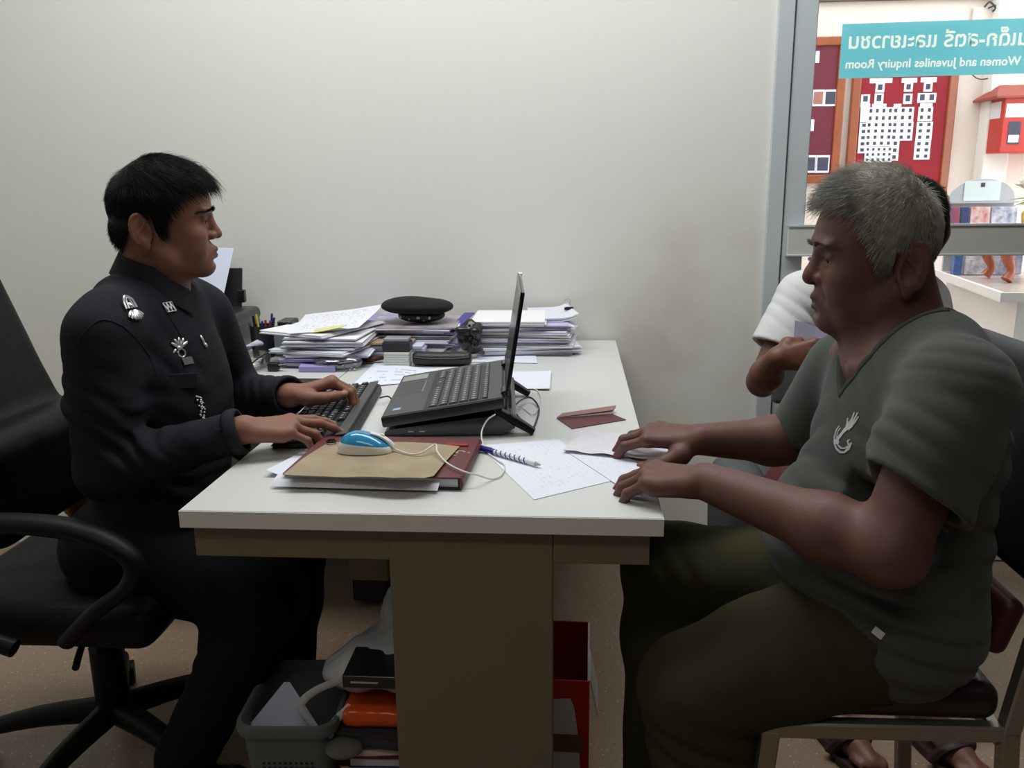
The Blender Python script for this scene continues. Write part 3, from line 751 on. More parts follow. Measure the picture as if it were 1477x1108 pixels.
# marble table with brochure rack, flowers, carved stand
M_marble = mat('marble_top', srgb(196, 180, 170), .3, noise=.35, nscale=8)
M_tabw = mat('white_cover', srgb(244, 244, 244), .6)
tb = thing('display_table', 'large display table with marble top and white sides in the corridor', 'table', (0, 0, 0))
TX = [(2.249, 2.761), (2.135, 1.90), (3.3, 1.80), (3.4, 2.80)]
MB().prism(TX, .835, .850).build('marble_slab', M_marble, tb)
ins = [(p[0]+.0, p[1]) for p in TX]
def off(poly, d):
    cx = sum(p[0] for p in poly)/len(poly); cy = sum(p[1] for p in poly)/len(poly)
    return [(p[0]+(p[0]-cx)*d, p[1]+(p[1]-cy)*d) for p in poly]
rimp = off(TX, .025)
mb = MB()
for i in range(4):
    a, b = TX[i], TX[(i+1) % 4]; a2, b2_ = rimp[i], rimp[(i+1) % 4]
    mb.add([(*a, .82), (*b, .82), (*b2_, .82), (*a2, .82), (*a, .853), (*b, .853), (*b2_, .853), (*a2, .853)], [(0, 3, 2, 1), (4, 5, 6, 7), (0, 1, 5, 4), (1, 2, 6, 5), (2, 3, 7, 6), (3, 0, 4, 7)])
mb.build('white_rim', M_tabw, tb)
pp = [(2.275, 2.70), (2.20, 1.93), (3.2, 1.85), (3.3, 2.75)]
MB().prism(pp, 0, .82).build('side_panel', M_tabw, tb)
def perp_box(name, px0, px1, py0, py1, Y, d, m, label, cat, group=None, bev=.002):
    a = at(px0, py1, Y=Y); b = at(px1, py0, Y=Y)
    o = MB().box2((0, 0, 0), (b.x-a.x, d, b.z-a.z), bev).build(name, m, loc=(a.x, Y, a.z)); tag(o, label, cat, group); return o
# rack: arched headboard with tiers
zt = .853
rk = thing('brochure_rack', 'grey brochure rack with arched headboard on the marble table', 'rack', (2.235, 2.66, zt))
M_rack = mat('grey_rack', srgb(190, 190, 196), .5)
n = 18; poly = [(0, 0), (.27, 0)]+[(.135+.135*math.cos(PI*i/n), .31+.085*math.sin(PI*i/n)) for i in range(n+1)]
MB().prism(poly, 0, .012, Matrix(((1, 0, 0, 0), (0, 0, 1, 0), (0, 1, 0, 0), (0, 0, 0, 1)))).build('headboard', M_rack, rk)
MB().box2((-.01, -.10, .10), (.28, 0, .112)).build('tray', M_rack, rk); MB().box2((-.01, -.02, .292), (.28, .014, .300)).build('ledge', M_rack, rk)
MB().box2((.055, -.004, .302), (.205, -.001, .385), 0).build('notice', mat('pale_notice', srgb(225, 238, 240), .6), rk)
MB().box2((.122, -.006, .360), (.138, -.004, .378), 0).build('crest', M_photo, rk)
bro = [(2.20, .055, srgb(90, 90, 130)), (2.262, .035, srgb(60, 62, 90)), (2.302, .080, srgb(235, 225, 222)), (2.388, .105, srgb(230, 230, 236))]
for i, (x, w, c) in enumerate(bro):
    mm = mat('brochure_print', c, .4, noise=.8, nscale=35, col2=(srgb(190, 60, 60), srgb(40, 60, 140), srgb(200, 50, 60), srgb(70, 90, 150))[i])
    o = MB().box((0, 0, .08), (w, .012, .17), .001, Matrix.Rotation(-.10, 3, 'X')).build('brochure', mm, loc=(x+w/2, 2.60, zt+.112))
    tag(o, ('small dark blue brochure at left end of the rack', 'narrow black and grey brochure in the rack', 'brochure with two pinkish faces in the rack', 'white brochure with a blue stripe at the right of the rack')[i], 'brochure')
for i, (x, w, c) in enumerate(((2.215, .035, srgb(70, 120, 190)), (2.262, .10, srgb(230, 230, 235)), (2.372, .12, srgb(190, 195, 215)))):
    o = MB().box((0, 0, .045), (w, .03, .09), .002).build('leaflet_box', mat('leaflet_print', c, .4, noise=.6, nscale=40, col2=srgb(60, 70, 120)), loc=(x+w/2, 2.52, zt))
    tag(o, ('blue leaflet box at the left edge of the marble table', 'white leaflet box with dark dots on the marble table', 'pale grey patterned leaflet box on the marble table')[i], 'box')
# carved stand with the flower vase on it
M_cw = mat('carved_wood', srgb(176, 88, 50), .35, noise=.4, nscale=20, coat=.3)
st = thing('carved_stand', 'low carved wooden stand with scrolled legs on the marble table', 'stand', (2.375, 2.30, zt))
MB().box2((-.10, -.10, .165), (.22, .12, .188), .006, 2).build('top', M_cw, st)
MB().box2((-.08, -.085, .135), (.20, .10, .166), .004).build('apron', M_cw, st)
for x, y in ((-.07, -.07), (.18, -.07), (-.07, .09), (.18, .09)):
    MB().tube([(x, y, .15), (x*1.02-.012, y*1.02, .10), (x*1.0+.008, y, .045), (x*1.12, y*1.08, .008)], [.024, .024, .014, .022], 10, smooth=4).build('leg', M_cw, st, smooth=True)
fl = thing('flower_arrangement', 'white and yellow flowers with green leaves on the carved stand', 'flowers', (2.425, 2.30, zt+.188))
MB().lathe((0, 0, 0), [(.03, 0), (.055, .03), (.06, .07), (.035, .11), (.045, .125)], 20).build('vase', mat('vase', srgb(225, 190, 90), .3), fl, smooth=True)
M_pw = mat('white_petal', srgb(240, 240, 236), .6); M_py = mat('yellow_petal', srgb(235, 180, 40), .6); M_gl = mat('leaf_green', srgb(90, 140, 60), .5)
def blossom(c, r, m, n=12):
    mb = MB()
    for ring, (k, tl) in enumerate(((n, .35), (n-3, .8), (n-6, 1.2))):
        for i in range(k):
            a = 2*PI*i/k+ring; R = Matrix.Rotation(a, 3, 'Z')@Matrix.Rotation(-tl, 3, 'Y')
            mb.ell(Vector(c)+R@Vector((r*.55, 0, 0)), (r*.55, r*.26, r*.07), R, 8, 6)
    return mb
for i, (x, y, z, r, m) in enumerate(((-.03, -.03, .20, .055, M_pw), (.03, -.05, .24, .06, M_pw), (-.06, 0, .17, .04, M_pw), (.06, -.04, .16, .05, M_pw), (-.015, -.07, .13, .035, M_py), (.03, -.08, .12, .035, M_py))):
    f_ = blossom((x, y, z), r, m).build('blossom', m, fl, smooth='all')
    MB().tube([(0, 0, .10), (x*.6, y*.6, .13), (x, y, z-.01)], .003, 6, smooth=4).build('stem', M_gl, fl)
for i in range(14):
    a = random.uniform(2.2, 5.6); L_ = random.uniform(.07, .14); e = random.uniform(-.1, .8); d = Vector((math.cos(a)*math.cos(e), math.sin(a)*math.cos(e), math.sin(e)))
    side = d.cross(Vector((0, 0, 1))).normalized(); p0 = Vector((0, 0, .12)); w = .014
    MB().add([p0, p0+d*L_*.4+side*w, p0+d*L_+Vector((0, 0, -.02)), p0+d*L_*.4-side*w, p0+d*L_*.4+Vector((0, 0, .006))], [(0, 1, 4), (1, 2, 4), (2, 3, 4), (3, 0, 4)]).build('leaf', M_gl, fl)
# low shelf with magazines seen below the table edge
sh = thing('low_shelf', 'low wooden magazine shelf beside the display table', 'shelf', (1.86, 2.62, 0))
for z in (.28, .50, .70): MB().box2((0, 0, z), (.40, .25, z+.02)).build('shelf_board', M_marble, sh)
MB().box2((0, 0, 0), (.02, .25, .72)).build('side_panel', M_marble, sh); MB().box2((.38, 0, 0), (.40, .25, .72)).build('side_panel', M_marble, sh)
MB().box2((0, .24, 0), (.40, .25, .72)).build('back_panel', M_rack, sh)
for i, (x, z, w, c, c2) in enumerate(((.03, .52, .1, srgb(225, 220, 225), srgb(60, 60, 70)), (.15, .52, .1, srgb(240, 240, 240), srgb(70, 70, 75)), (.27, .52, .09, srgb(220, 190, 90), srgb(170, 70, 40)), (.06, .30, .12, srgb(230, 230, 235), srgb(60, 60, 110)), (.22, .30, .12, srgb(200, 200, 205), srgb(50, 60, 90)))):
    o = MB().box((0, 0, .07), (w, .012, .14), .001, Matrix.Rotation(-.15, 3, 'X')).build('magazine', mat('magazine_print', c, .4, noise=.9, nscale=30, col2=c2), loc=(1.86+x+w/2, 2.68, z+.005))
    tag(o, ('pale magazine at left end of the upper shelf', 'white magazine with a dark haired face on the upper shelf', 'yellow and red magazine on the upper shelf', 'white and blue magazine on the bottom shelf, left', 'grey and blue magazine on the bottom shelf, right')[i], 'magazine')
tag(MB().box2((0, 0, .72), (.2, .16, .79), .01).build('folded_cloth', mat('grey_cloth', srgb(150, 150, 160), .9, noise=.4, nscale=15), loc=(1.90, 2.66, 0)), 'grey folded cloth on top of the low magazine shelf', 'cloth')

# ------------------------------------------------------------------ desk and side table
dk = thing('desk', 'white topped office desk with beige steel end leg between the two men', 'desk', (0, 0, 0))
MB().box2((.0015, .0015, .7225), (.7485, 1.4985, .75), .0008).build('tabletop', M_laminate, dk)
for a, b in (((0, 0, .7215), (.75, .0015, .7488)), ((0, .0015, .7215), (.0015, 1.5, .7488)), ((.7485, .0015, .7215), (.75, 1.5, .7488))):
    MB().box2(a, b).build('edge_band', M_edge, dk)
MB().box2((.011, .022, .664), (.326, .045, .7215), .001).build('end_apron', M_steel, dk)
MB().box2((.5835, .022, .664), (.732, .045, .7215), .001).build('end_apron', M_steel, dk)
MB().box2((.325, .021, 0), (.5832, .060, .7215), .0015).build('leg_panel', M_steel, dk)
MB().box2((.30, 1.44, .05), (.56, 1.475, .7215), .0015).build('leg_panel', M_steel, dk)
MB().box2((.022, .045, .68), (.04, 1.455, .7215)).build('side_rail', M_steel, dk); MB().box2((.71, .045, .664), (.732, 1.455, .7215)).build('side_rail', M_steel, dk)
MB().box2((.011, 1.455, .664), (.732, 1.475, .7215)).build('far_apron', M_steel, dk)
rt = thing('side_table', 'white topped side table against the wall carrying the printer', 'table', (-.70, .932, 0))
MB().box2((0, 0, .718), (.697, .565, .7495), .001).build('tabletop', M_laminate, rt)
MB().box2((0, -.002, .712), (.697, 0, .7488)).build('edge_band', mat('grey_edge', srgb(150, 150, 146), .5), rt)
MB().box2((.02, .03, 0), (.05, .53, .718), .001).build('leg_panel', M_steel, rt)
MB().box2((.648, .168, .088), (.765, .53, .712), .001).build('pedestal', M_steel, rt)
MB().box2((.655, .17, .02), (.755, .50, .09), .001).build('plinth', M_black, rt)
# ------------------------------------------------------------------ things on the desk
DZ = .75
def frame2(o, yaw, pitch=0):
    return Matrix.Translation(o)@Matrix.Rotation(yaw, 4, 'Z')@Matrix.Rotation(pitch, 4, 'Y')
M_key = mat('key_black', srgb(44, 44, 47), .42); M_mark = mat('key_print', srgb(190, 192, 196), .5)
M_kb = mat('keyboard_case', srgb(36, 36, 38), .45); M_kbg = mat('keyboard_strip', srgb(72, 72, 72), .4)
def key_mesh(w, d, h=.0055):
    a = MB(); v = []
    for z, s in ((0, 1), (h*.7, .92), (h, .78)):
        v += [(-w/2*s, -d/2*s, z), (w/2*s, -d/2*s, z), (w/2*s, d/2*s, z), (-w/2*s, d/2*s, z)]
    f = [(3, 2, 1, 0), (8, 9, 10, 11)]
    for k in (0, 4):
        for i in range(4): j = (i+1) % 4; f.append((k+i, k+j, k+4+j, k+4+i))
    a.add(v, f); return a
# external keyboard: x across (towards the screen), y along the long side
kb = bpy.data.objects.new('keyboard', None); COL.objects.link(kb)
tag(kb, 'black full size keyboard under the policeman\'s hands', 'keyboard')
kb.location = (.092, .548, DZ); kb.rotation_euler = (0, 0, .085)
v = [(-.078, -.228, 0), (.078, -.228, 0), (.078, .228, 0), (-.078, .228, 0), (-.078, -.228, .010), (.070, -.228, .026), (.070, .228, .026), (-.078, .228, .010)]
cb = bmesh.new(); bv = [cb.verts.new(p) for p in v]
for q in ((3, 2, 1, 0), (4, 5, 6, 7), (0, 1, 5, 4), (1, 2, 6, 5), (2, 3, 7, 6), (3, 0, 4, 7)): cb.faces.new([bv[i] for i in q])
bmesh.ops.bevel(cb, geom=cb.edges[:], offset=.005, segments=3, affect='EDGES'); MB().bm(cb).build('case', M_kb, kb, smooth=True)
kt = Matrix.Rotation(-math.atan2(.016, .148), 4, 'Y')
MB().box((.058, 0, .0265), (.022, .446, .003), .001, kt.to_3x3()).build('top_strip', M_kbg, kb)
kmesh = {}
def add_key(parent, x, y, z, w, d, rot, mark=True, h=.0055, nm='key'):
    k_ = (round(w, 4), round(d, 4), h)
    if k_ not in kmesh:
        kmesh[k_] = key_mesh(w, d, h).build('key', M_key, None, smooth=False); proto = kmesh[k_]
        mb = MB(); mb.box((0, -d*.12 if d < .03 else 0, h+.00015), (w*.30, min(d*.30, .004), .0002))
        me = bpy.data.meshes.new('key'); me2 = proto.data
        me2.materials.append(M_mark); bm = bmesh.new(); bm.from_mesh(me2)
        vs = [bm.verts.new(p) for p in mb.v]
        for q in mb.f: fc = bm.faces.new([vs[i] for i in q]); fc.material_index = 1
        bm.to_mesh(me2); bm.free(); bpy.data.meshes.remove(me); o = proto
    else: o = kmesh[k_].copy(); COL.objects.link(o)
    o.parent = parent; o.location = (x, y, z); o.rotation_euler = rot.to_euler(); return o
pitch = .0182
rows = [(-.060, [1.25, 1.25, 1.25, 5.6, 1.25, 1.25, 1.25, 1.25]), (-.0415, [2.25]+[1]*10+[2.65]), (-.0230, [1.75]+[1]*11+[2.15]), (-.0045, [1.5]+[1]*12+[1.4]), (.0140, [1]*13+[1.9]), (.0385, [1.0, .6]+[1.05]*12+[.4])]
for x, ks in rows:
    y = .217 # the row starts at the far (left-hand) end
    sc = .272/sum(ks)
    for w in ks:
        if w in (.6, .4): y -= w*sc; continue
        yy = y-w*sc/2; z = .0095+(x+.078)*math.tan(math.atan2(.016, .148))+.0012; add_key(kb, x, yy, z, .0158, w*sc-.0022, kt); y -= w*sc
for x in (-.060, .0140, -.0045):
    for j in range(3): add_key(kb, x, -.070-j*pitch, .0095+(x+.078)*.1085+.0012, .0158, .016, kt)
add_key(kb, -.0415, -.070-pitch, .0095+(-.0415+.078)*.1085+.0012, .0158, .016, kt)
for j in range(3): add_key(kb, .0385, -.070-j*pitch, .0095+(.0385+.078)*.1085+.0012, .0158, .016, kt)
for i, x in enumerate((-.060, -.0415, -.0230, -.0045, .0140)):
    for j in range(4): add_key(kb, x, -.136-j*pitch*1.12, .0095+(x+.078)*.1085+.0012, .0158, .0165, kt)

# laptop on a folding cooling stand
LA = Vector((.237, .390, .772)); ly = Vector((-.08, .997, 0)).normalized(); lx0 = Vector((.997, .08, 0)).normalized()
tilt = math.atan2(.038, .245); lx = (lx0*math.cos(tilt)+Vector((0, 0, 1))*math.sin(tilt)).normalized(); lz = lx.cross(ly).normalized()
LM = Matrix(((lx.x, ly.x, lz.x, LA.x), (lx.y, ly.y, lz.y, LA.y), (lx.z, ly.z, lz.z, LA.z), (0, 0, 0, 1)))
lp = bpy.data.objects.new('laptop', None); COL.objects.link(lp); lp.matrix_world = LM
tag(lp, 'open dark grey laptop raised on a stand in front of the policeman', 'laptop')
M_lap = mat('laptop_grey', srgb(74, 74, 76), .38, metal=.2, noise=.1, nscale=60); M_lapb = mat('laptop_side', srgb(30, 30, 33), .4)
LD, LW = .247, .376
MB().box2((0, 0, 0), (LD, LW, .022), .004, 2).build('base', M_lapb, lp, smooth=True)
MB().box2((.004, .004, .0215), (LD-.003, LW-.004, .0232), .0006).build('palm_deck', M_lap, lp)
MB().box2((.085, .012, .0228), (.215, LW-.028, .0236)).build('key_well', M_lapb, lp)
idl = Matrix()
for r in range(6):
    x = .207-.0205*r if r else .2095; ncol = 15; y = LW-.035
    ks = [1]*18 if r != 5 else [1, 1, 1, 1, 5, 1, 1, 1, 1, 1, 1, 1, 1, 1]
    sc = (LW-.051)/sum(ks); 
    for w in ks: add_key(lp, x, y-w*sc/2, .0236, .0175 if r else .012, w*sc-.0022, idl, h=.0026); y -= w*sc
MB().box2((.012, .170, .0230), (.066, .268, .0236), .0003).build('touchpad', mat('touchpad', srgb(58, 58, 60), .3), lp)
MB().box2((.067, .165, .0230), (.0705, .273, .0240)).build('touchpad_trim', M_chrome, lp)
tag(MB().box2((.008, .300, .0234), (.068, .352, .0238)).build('spec_sticker', mat('spec_label', srgb(150, 152, 148), .5, noise=.3, nscale=200), lp), 'pale grey sticker on the palm rest')
tag(MB().box2((.020, .034, .0234), (.036, .052, .0239)).build('blue_sticker', mat('blue_label', srgb(90, 150, 200), .35, noise=.5, nscale=300, col2=srgb(220, 230, 240)), lp), 'small blue and white sticker on the palm rest')
for y in (.030, LW-.075): MB().cyl((LD+.002, y, .020), (LD+.002, y+.045, .020), .0085, None, 14).build('hinge', M_bgloss, lp, smooth=True)
# lid
la = math.radians(98)-tilt
ld = Vector((math.cos(PI-la)*-1*-1, 0, math.sin(la)))
lid = bpy.data.objects.new('lid', None); COL.objects.link(lid); lid.parent = lp; lid.location = (LD+.004, 0, .022)
lid.rotation_euler = (0, math.radians(90)-la if False else -(la-PI/2)+0, 0)
bpy.data.objects.remove(lid)
R = Matrix.Rotation(math.radians(18), 4, 'Y')
LMx = Matrix.Translation((LD+.004, 0, .024))@R
def lbox(name, a, b, m, bev=.001):
    mb = MB().box2(a, b, bev); mb.v = [tuple(LMx@Vector(p)) for p in mb.v]; return mb.build(name, m, lp)
ldm = lbox('lid', (0, 0, 0), (.007, LW, .208), M_bgloss, .002)
ldm2 = lbox('screen', (-.0008, .014, .018), (0, LW-.014, .192), mat('laptop_screen', srgb(30, 32, 38), .25))
lbox('bezel', (-.0014, 0, 0), (0, LW, .016), M_bgloss, 0); lbox('bezel', (-.0014, 0, .194), (0, LW, .208), M_bgloss, 0)
tag(lbox('lid_corner', (-.0005, LW-.020, .150), (.0088, LW+.0012, .210), M_silver), 'silver far corner of the lid')
# stand
sd = bpy.data.objects.new('laptop_stand', None); COL.objects.link(sd); tag(sd, 'black plastic cooling stand with fold-out feet under the laptop', 'stand')
sd.matrix_world = Matrix(((lx0.x, ly.x, 0, LA.x), (lx0.y, ly.y, 0, LA.y), (0, 0, 1, DZ), (0, 0, 0, 1)))
prof = [(.002, .003), (.235, .003), (.262, .016), (.268, .030), (.255, .046), (.010, .016), (.002, .010)]
for y0, y1, nm in ((.010, .055, 'side_shell'), (.32, .365, 'side_shell')):
    mb = MB(); mb.prism([(p[0], p[1]) for p in prof], 0, 1)
    mb.v = [(x, y0+(y1-y0)*z, y) for x, y, z in mb.v]; mb.build(nm, M_bgloss, sd)
mb = MB(); mb.prism([(.01, .008), (.24, .010), (.25, .040), (.01, .014)], 0, 1); mb.v = [(x, .055+.265*z, y) for x, y, z in mb.v]; mb.build('deck', M_bgloss, sd)
for i in range(2): MB().box((.055+.022*i, .0095, .012), (.011, .001, .002)).build('port_mark', M_mark, sd)
for y in (.020, .335):
    MB().tube([(.225, y, .052), (.262, y, .030), (.300, y, .006)], [.009, .011, .008], 8, smooth=5, flat=(Vector((0, 1, 0)), 1.4)).build('foot', M_bgloss, sd, smooth=True)
MB().cyl((.258, .02, .036), (.258, .355, .036), .008, None, 12).build('hinge_bar', M_bgloss, sd, smooth=True)

# ledger, papers, kraft envelope, mouse, pen
M_paper = mat('paper', srgb(226, 229, 240), .8, spec=.2, noise=.03, nscale=8); M_cover = mat('maroon_cover', srgb(96, 42, 44), .5, bump=.15, bscale=500)
M_print = print_mat('printed_sheet', srgb(228, 231, 240), srgb(200, 202, 215), 26, .5)
M_faint = print_mat('faint_print', srgb(226, 229, 239), srgb(214, 217, 229), 16, .45)
M_blackedge = mat('book_edge', srgb(30, 24, 26), .6)
sheet('paper_sheet', M_paper, [(.082, .160, DZ+.0008), (.40, .112, DZ+.0008), (.44, .36, DZ+.0008), (.12, .40, DZ+.0008)], fn=lambda u, v: .020*max(0, .12-u)*8*(1-v)**2*.6)
tag(bpy.context.scene.objects['paper_sheet'], 'white sheet with curled left corner under the maroon ledger', 'paper')
bk = thing('ledger', 'thick maroon hardback ledger lying under the kraft envelope', 'book', (.128, .116, DZ+.0022), math.radians(-2))
MB().box2((0, 0, 0), (.303, .222, .0025), .0006).build('back_cover', M_blackedge, bk)
MB().box2((.006, .004, .0025), (.297, .218, .0175)).build('page_block', mat('page_edges', srgb(205, 208, 214), .8), bk)
MB().box2((0, 0, .0175), (.303, .222, .0205), .0006).build('front_cover', M_cover, bk)
mb = MB(); n = 7; sp_ = [(.300+.0065*math.sin(PI*i/n), .0103-.0103*math.cos(PI*i/n)) for i in range(n+1)]
mb.prism(sp_, 0, .222); mb.v = [(x, z, y) for x, y, z in mb.v]; mb.build('spine', M_cover, bk)
tag(text_mesh('gold_mark', '.33', mat('gilt', srgb(190, 170, 130), .4, metal=.4), .045, Matrix.Translation((.270, .135, .0207))@Matrix.Rotation(2.6, 4, 'Z'), bk, .0002), 'worn gilt stamp on the cover')
ps = sheet('paper_sheet', M_paper, [(.112, .100, DZ+.0048), (.394, .090, DZ+.0052), (.396, .118, DZ+.0165), (.116, .128, DZ+.0165)], fn=lambda u, v: .002*math.sin(v*PI)); tag(ps, 'loose white sheets tucked into the near edge of the ledger', 'paper')
ps.parent = None
ZB = DZ+.0230
M_kraft = mat('kraft_paper', srgb(166, 150, 122), .75, noise=.5, nscale=14, col2=srgb(132, 112, 86), bump=.2, bscale=60)
kf = bpy.data.meshes.new('kraft'); 
kx = [tuple(at(x, y, Z=ZB)[:2]) for x, y in ((408, 690), (470, 690), (570, 699), (612, 697), (626, 692), (640, 672), (663, 646), (620, 643), (474, 639), (436, 665))]
# outline meshed as a thin folded sheet
def poly_sheet(name, m, pts, z, th, fn=None, div=14):
    bm = bmesh.new(); vs = [bm.verts.new((p[0], p[1], 0)) for p in pts]; fc = bm.faces.new(vs)
    bmesh.ops.triangulate(bm, faces=[fc]); bmesh.ops.subdivide_edges(bm, edges=bm.edges[:], cuts=3, use_grid_fill=True)
    bmesh.ops.triangulate(bm, faces=bm.faces[:])
    for v in bm.verts: v.co.z = z+(fn(v.co.x, v.co.y) if fn else 0)
    r = bmesh.ops.extrude_face_region(bm, geom=bm.faces[:]); 
    for e in r['geom']:
        if isinstance(e, bmesh.types.BMVert): e.co.z += th
    return MB().bm(bm).build(name, m, smooth=True)
o = poly_sheet('kraft_envelope', M_kraft, kx, ZB+.0006, .0010, lambda x, y: .0022*math.sin(x*22+1)*math.sin(y*17)**2+.0022+.003*max(0, (.17-y))*20*abs(math.sin(x*14))); tag(o, 'worn brown kraft envelope used as a mouse mat on the ledger', 'envelope')
o = MB().tube([Vector(at(528+7*math.cos(t*PI/8), 0, Z=ZB)) if False else Vector((at(478, 641, Z=ZB)[0]+.008*math.cos(t*PI/8), at(478, 641, Z=ZB)[1]+.008*math.sin(t*PI/8), ZB+.0065)) for t in range(16)], .0022, 6, closed=True).build('dark_ring', M_bgloss, smooth=True); tag(o, 'small dark ring lying at the far left corner of the kraft envelope', 'ring')
a = at(648, 640, Z=ZB+.002); o = MB().box((0, 0, .0015), (.042, .014, .003), .0006).build('red_clip_card', mat('red_card', srgb(150, 30, 30), .5), loc=(a.x+.015, a.y-.004, ZB-.0003)); tag(o, 'small red card at the far right edge of the ledger', 'card')
# mouse
ms = thing('computer_mouse', 'blue and white wired mouse resting on the kraft envelope', 'mouse', (.243, .226, ZB+.0052), math.radians(2))
def mouse_half(z0, z1, top):
    mb = MB(); nu, nv = 28, 10; L_, Wd, H = .050, .029, .036
    v = []; 
    for j in range(nv+1):
        t = z0+(z1-z0)*j/nv
        for i in range(nu):
            a = 2*PI*i/nu; c, s = math.cos(a), math.sin(a)
            prof_ = math.sqrt(max(0, 1-(max(t, 0))**2.1)) if t > 0 else 1
            x = L_*abs(c)**.9*(1 if c > 0 else -1)*prof_; y = Wd*abs(s)**.85*(1 if s > 0 else -1)*(1-.10*math.cos(a*2)*0)*prof_*(.92+.12*t if t < .4 else .968)
            hz = H*t*(1-.30*(x/L_)-.12*(x/L_)**2)*(1 if x < 0 or True else 1)
            v.append((x, y, max(hz, 0)))
    f = [(j*nu+i, j*nu+(i+1) % nu, (j+1)*nu+(i+1) % nu, (j+1)*nu+i) for j in range(nv) for i in range(nu)]
    f.append(tuple(range(nu))[::-1]); f.append(tuple(range(nv*nu, nv*nu+nu))); return mb.add(v, f)
mouse_half(0, .46, False).build('lower_shell', M_white, ms, smooth=True)
mouse_half(.44, .998, True).build('upper_shell', mat('mouse_blue', srgb(40, 140, 190), .15, coat=.5), ms, smooth='all')
MB().tube([(.010, -.001, .0335), (.026, 0, .0285), (.040, 0, .0195), (.0485, 0, .010)], .0065, 10, smooth=5, flat=(Vector((0, 0, 1)), .42)).build('center_strip', M_white, ms, smooth=True)
MB().cyl((.030, -.0025, .0262), (.030, .0025, .0262), .0055, None, 16).build('scroll_wheel', M_white, ms, smooth=True)
def cable(name, pts, r, m, label, parent=None, sm=10):
    o = MB().tube(pts, r, 8, smooth=sm).build(name, m, parent, smooth=True)
    if label: tag(o, label, 'cable')
    return o
M_wc = mat('white_cable', srgb(225, 222, 218), .4); M_bc = mat('black_cable', srgb(24, 24, 26), .45)
zc = DZ+.0035; zb = ZB+.0070
cable('mouse_cable', [(.291, .229, zb+.003), at(592, 655, Z=zb), at(610, 652, Z=zb+.004), at(628, 641, Z=zb+.012), at(631, 652, Z=zb+.006), at(645, 668, Z=zb-.001), at(668, 680, Z=zb-.003), at(688, 685, Z=ZB-.002), at(708, 691, Z=zc), at(722, 686, Z=zc), at(728, 672, Z=zc), at(718, 664, Z=zc), at(704, 653, Z=zc), at(696, 638, Z=zc+.004), at(695, 622, Z=zc+.016), at(703, 606, Z=zc+.035), at(714, 598, Z=DZ+.055)], .0015, M_wc, 'thin white mouse cable looping from the ledger to the laptop side')
cable('power_cable', [at(736, 592, Z=DZ+.04), at(752, 577, Z=DZ+.02), at(766, 574, Z=DZ+.012), at(777, 588, Z=zc), at(774, 606, Z=zc), at(766, 622, Z=zc), at(757, 612, Z=zc+.01), at(745, 598, Z=zc+.02)], .0020, M_bc, 'thin black cable curling behind the laptop stand')
cable('thin_cable', [at(736, 585, Z=DZ+.03), at(752, 588, Z=zc), at(768, 598, Z=zc), at(776, 590, Z=zc), at(780, 575, Z=zc), at(776, 564, Z=zc), at(770, 561, Z=zc)], .0011, M_wc, 'thin pale cable crossing the desk behind the laptop')
cable('keyboard_cable', [at(548, 574, Z=DZ+.018), at(560, 572, Z=DZ+.012), at(566, 580, Z=zc), at(562, 596, Z=zc), at(556, 604, Z=zc)], .0018, M_bc, 'short black cable between the keyboard and the laptop')
# pen
pa, pb = at(688, 645, Z=DZ+.0075), at(781, 671, Z=DZ+.0075); pd = (pb-pa); L_ = pd.length
pn = bpy.data.objects.new('pen', None); COL.objects.link(pn); tag(pn, 'blue and white striped ballpoint pen beside the ledger', 'pen')
q = pd.to_track_quat('X', 'Z'); pn.location = pa; pn.rotation_euler = q.to_euler()
M_blue = mat('pen_blue', srgb(36, 40, 140), .3)
MB().tube([(0, 0, 0), (.012, 0, 0), (.040, 0, 0), (.046, 0, 0)], [.0025, .0052, .0055, .0050], 14).build('cap', M_blue, pn, smooth=True)
MB().cyl((.044, 0, 0), (L_-.014, 0, 0), .0045, .0045, 14).build('barrel', M_white, pn, smooth=True)
MB().cyl((L_-.014, 0, 0), (L_-.002, 0, 0), .0045, .0012, 14).build('tip', mat('tip_grey', srgb(180, 180, 180), .4), pn, smooth=True)
for i in range(7):
    x = .050+i*.0115; MB().tube([(x+.009*k/8, .00465*math.cos(k*.55+1.0), .00465*math.sin(k*.55+1.0)) for k in range(9)], .0011, 6).build('blue_stripe', M_blue, pn)
MB().box((.022, 0, .0072), (.036, .003, .0014), .0004).build('clip', M_white, pn)
# papers
zp = DZ+.0006
def flat4(name, m, pts, z, label, cat='paper', **k):
    o = sheet(name, m, [(*at(x, y, Z=z)[:2], z) for x, y in pts], **k); tag(o, label, cat); return o
flat4('paper_sheet', M_faint, [(770, 721), (690, 643), (806, 634), (882, 694)], zp, 'large white printed form lying under the pen')
flat4('paper_sheet', M_faint, [(900, 706), (812, 648), (880, 640), (948, 690)], zp+.0012, 'white form partly under the older man\'s near hand')
wr_ = lambda u, v: .0035*(math.sin(u*19+v*7)*math.sin(v*13+u*5))+.004+.006*max(0, .12-v)*4
flat4('crumpled_note', mat('note_paper', srgb(222, 218, 226), .8, noise=.2, nscale=40), [(812, 652), (962, 668), (985, 637), (838, 622)], zp+.003, 'crumpled thin note the older man presses flat', fn=lambda u, v: wr_(u, v)*.55, nu=26, nv=20)
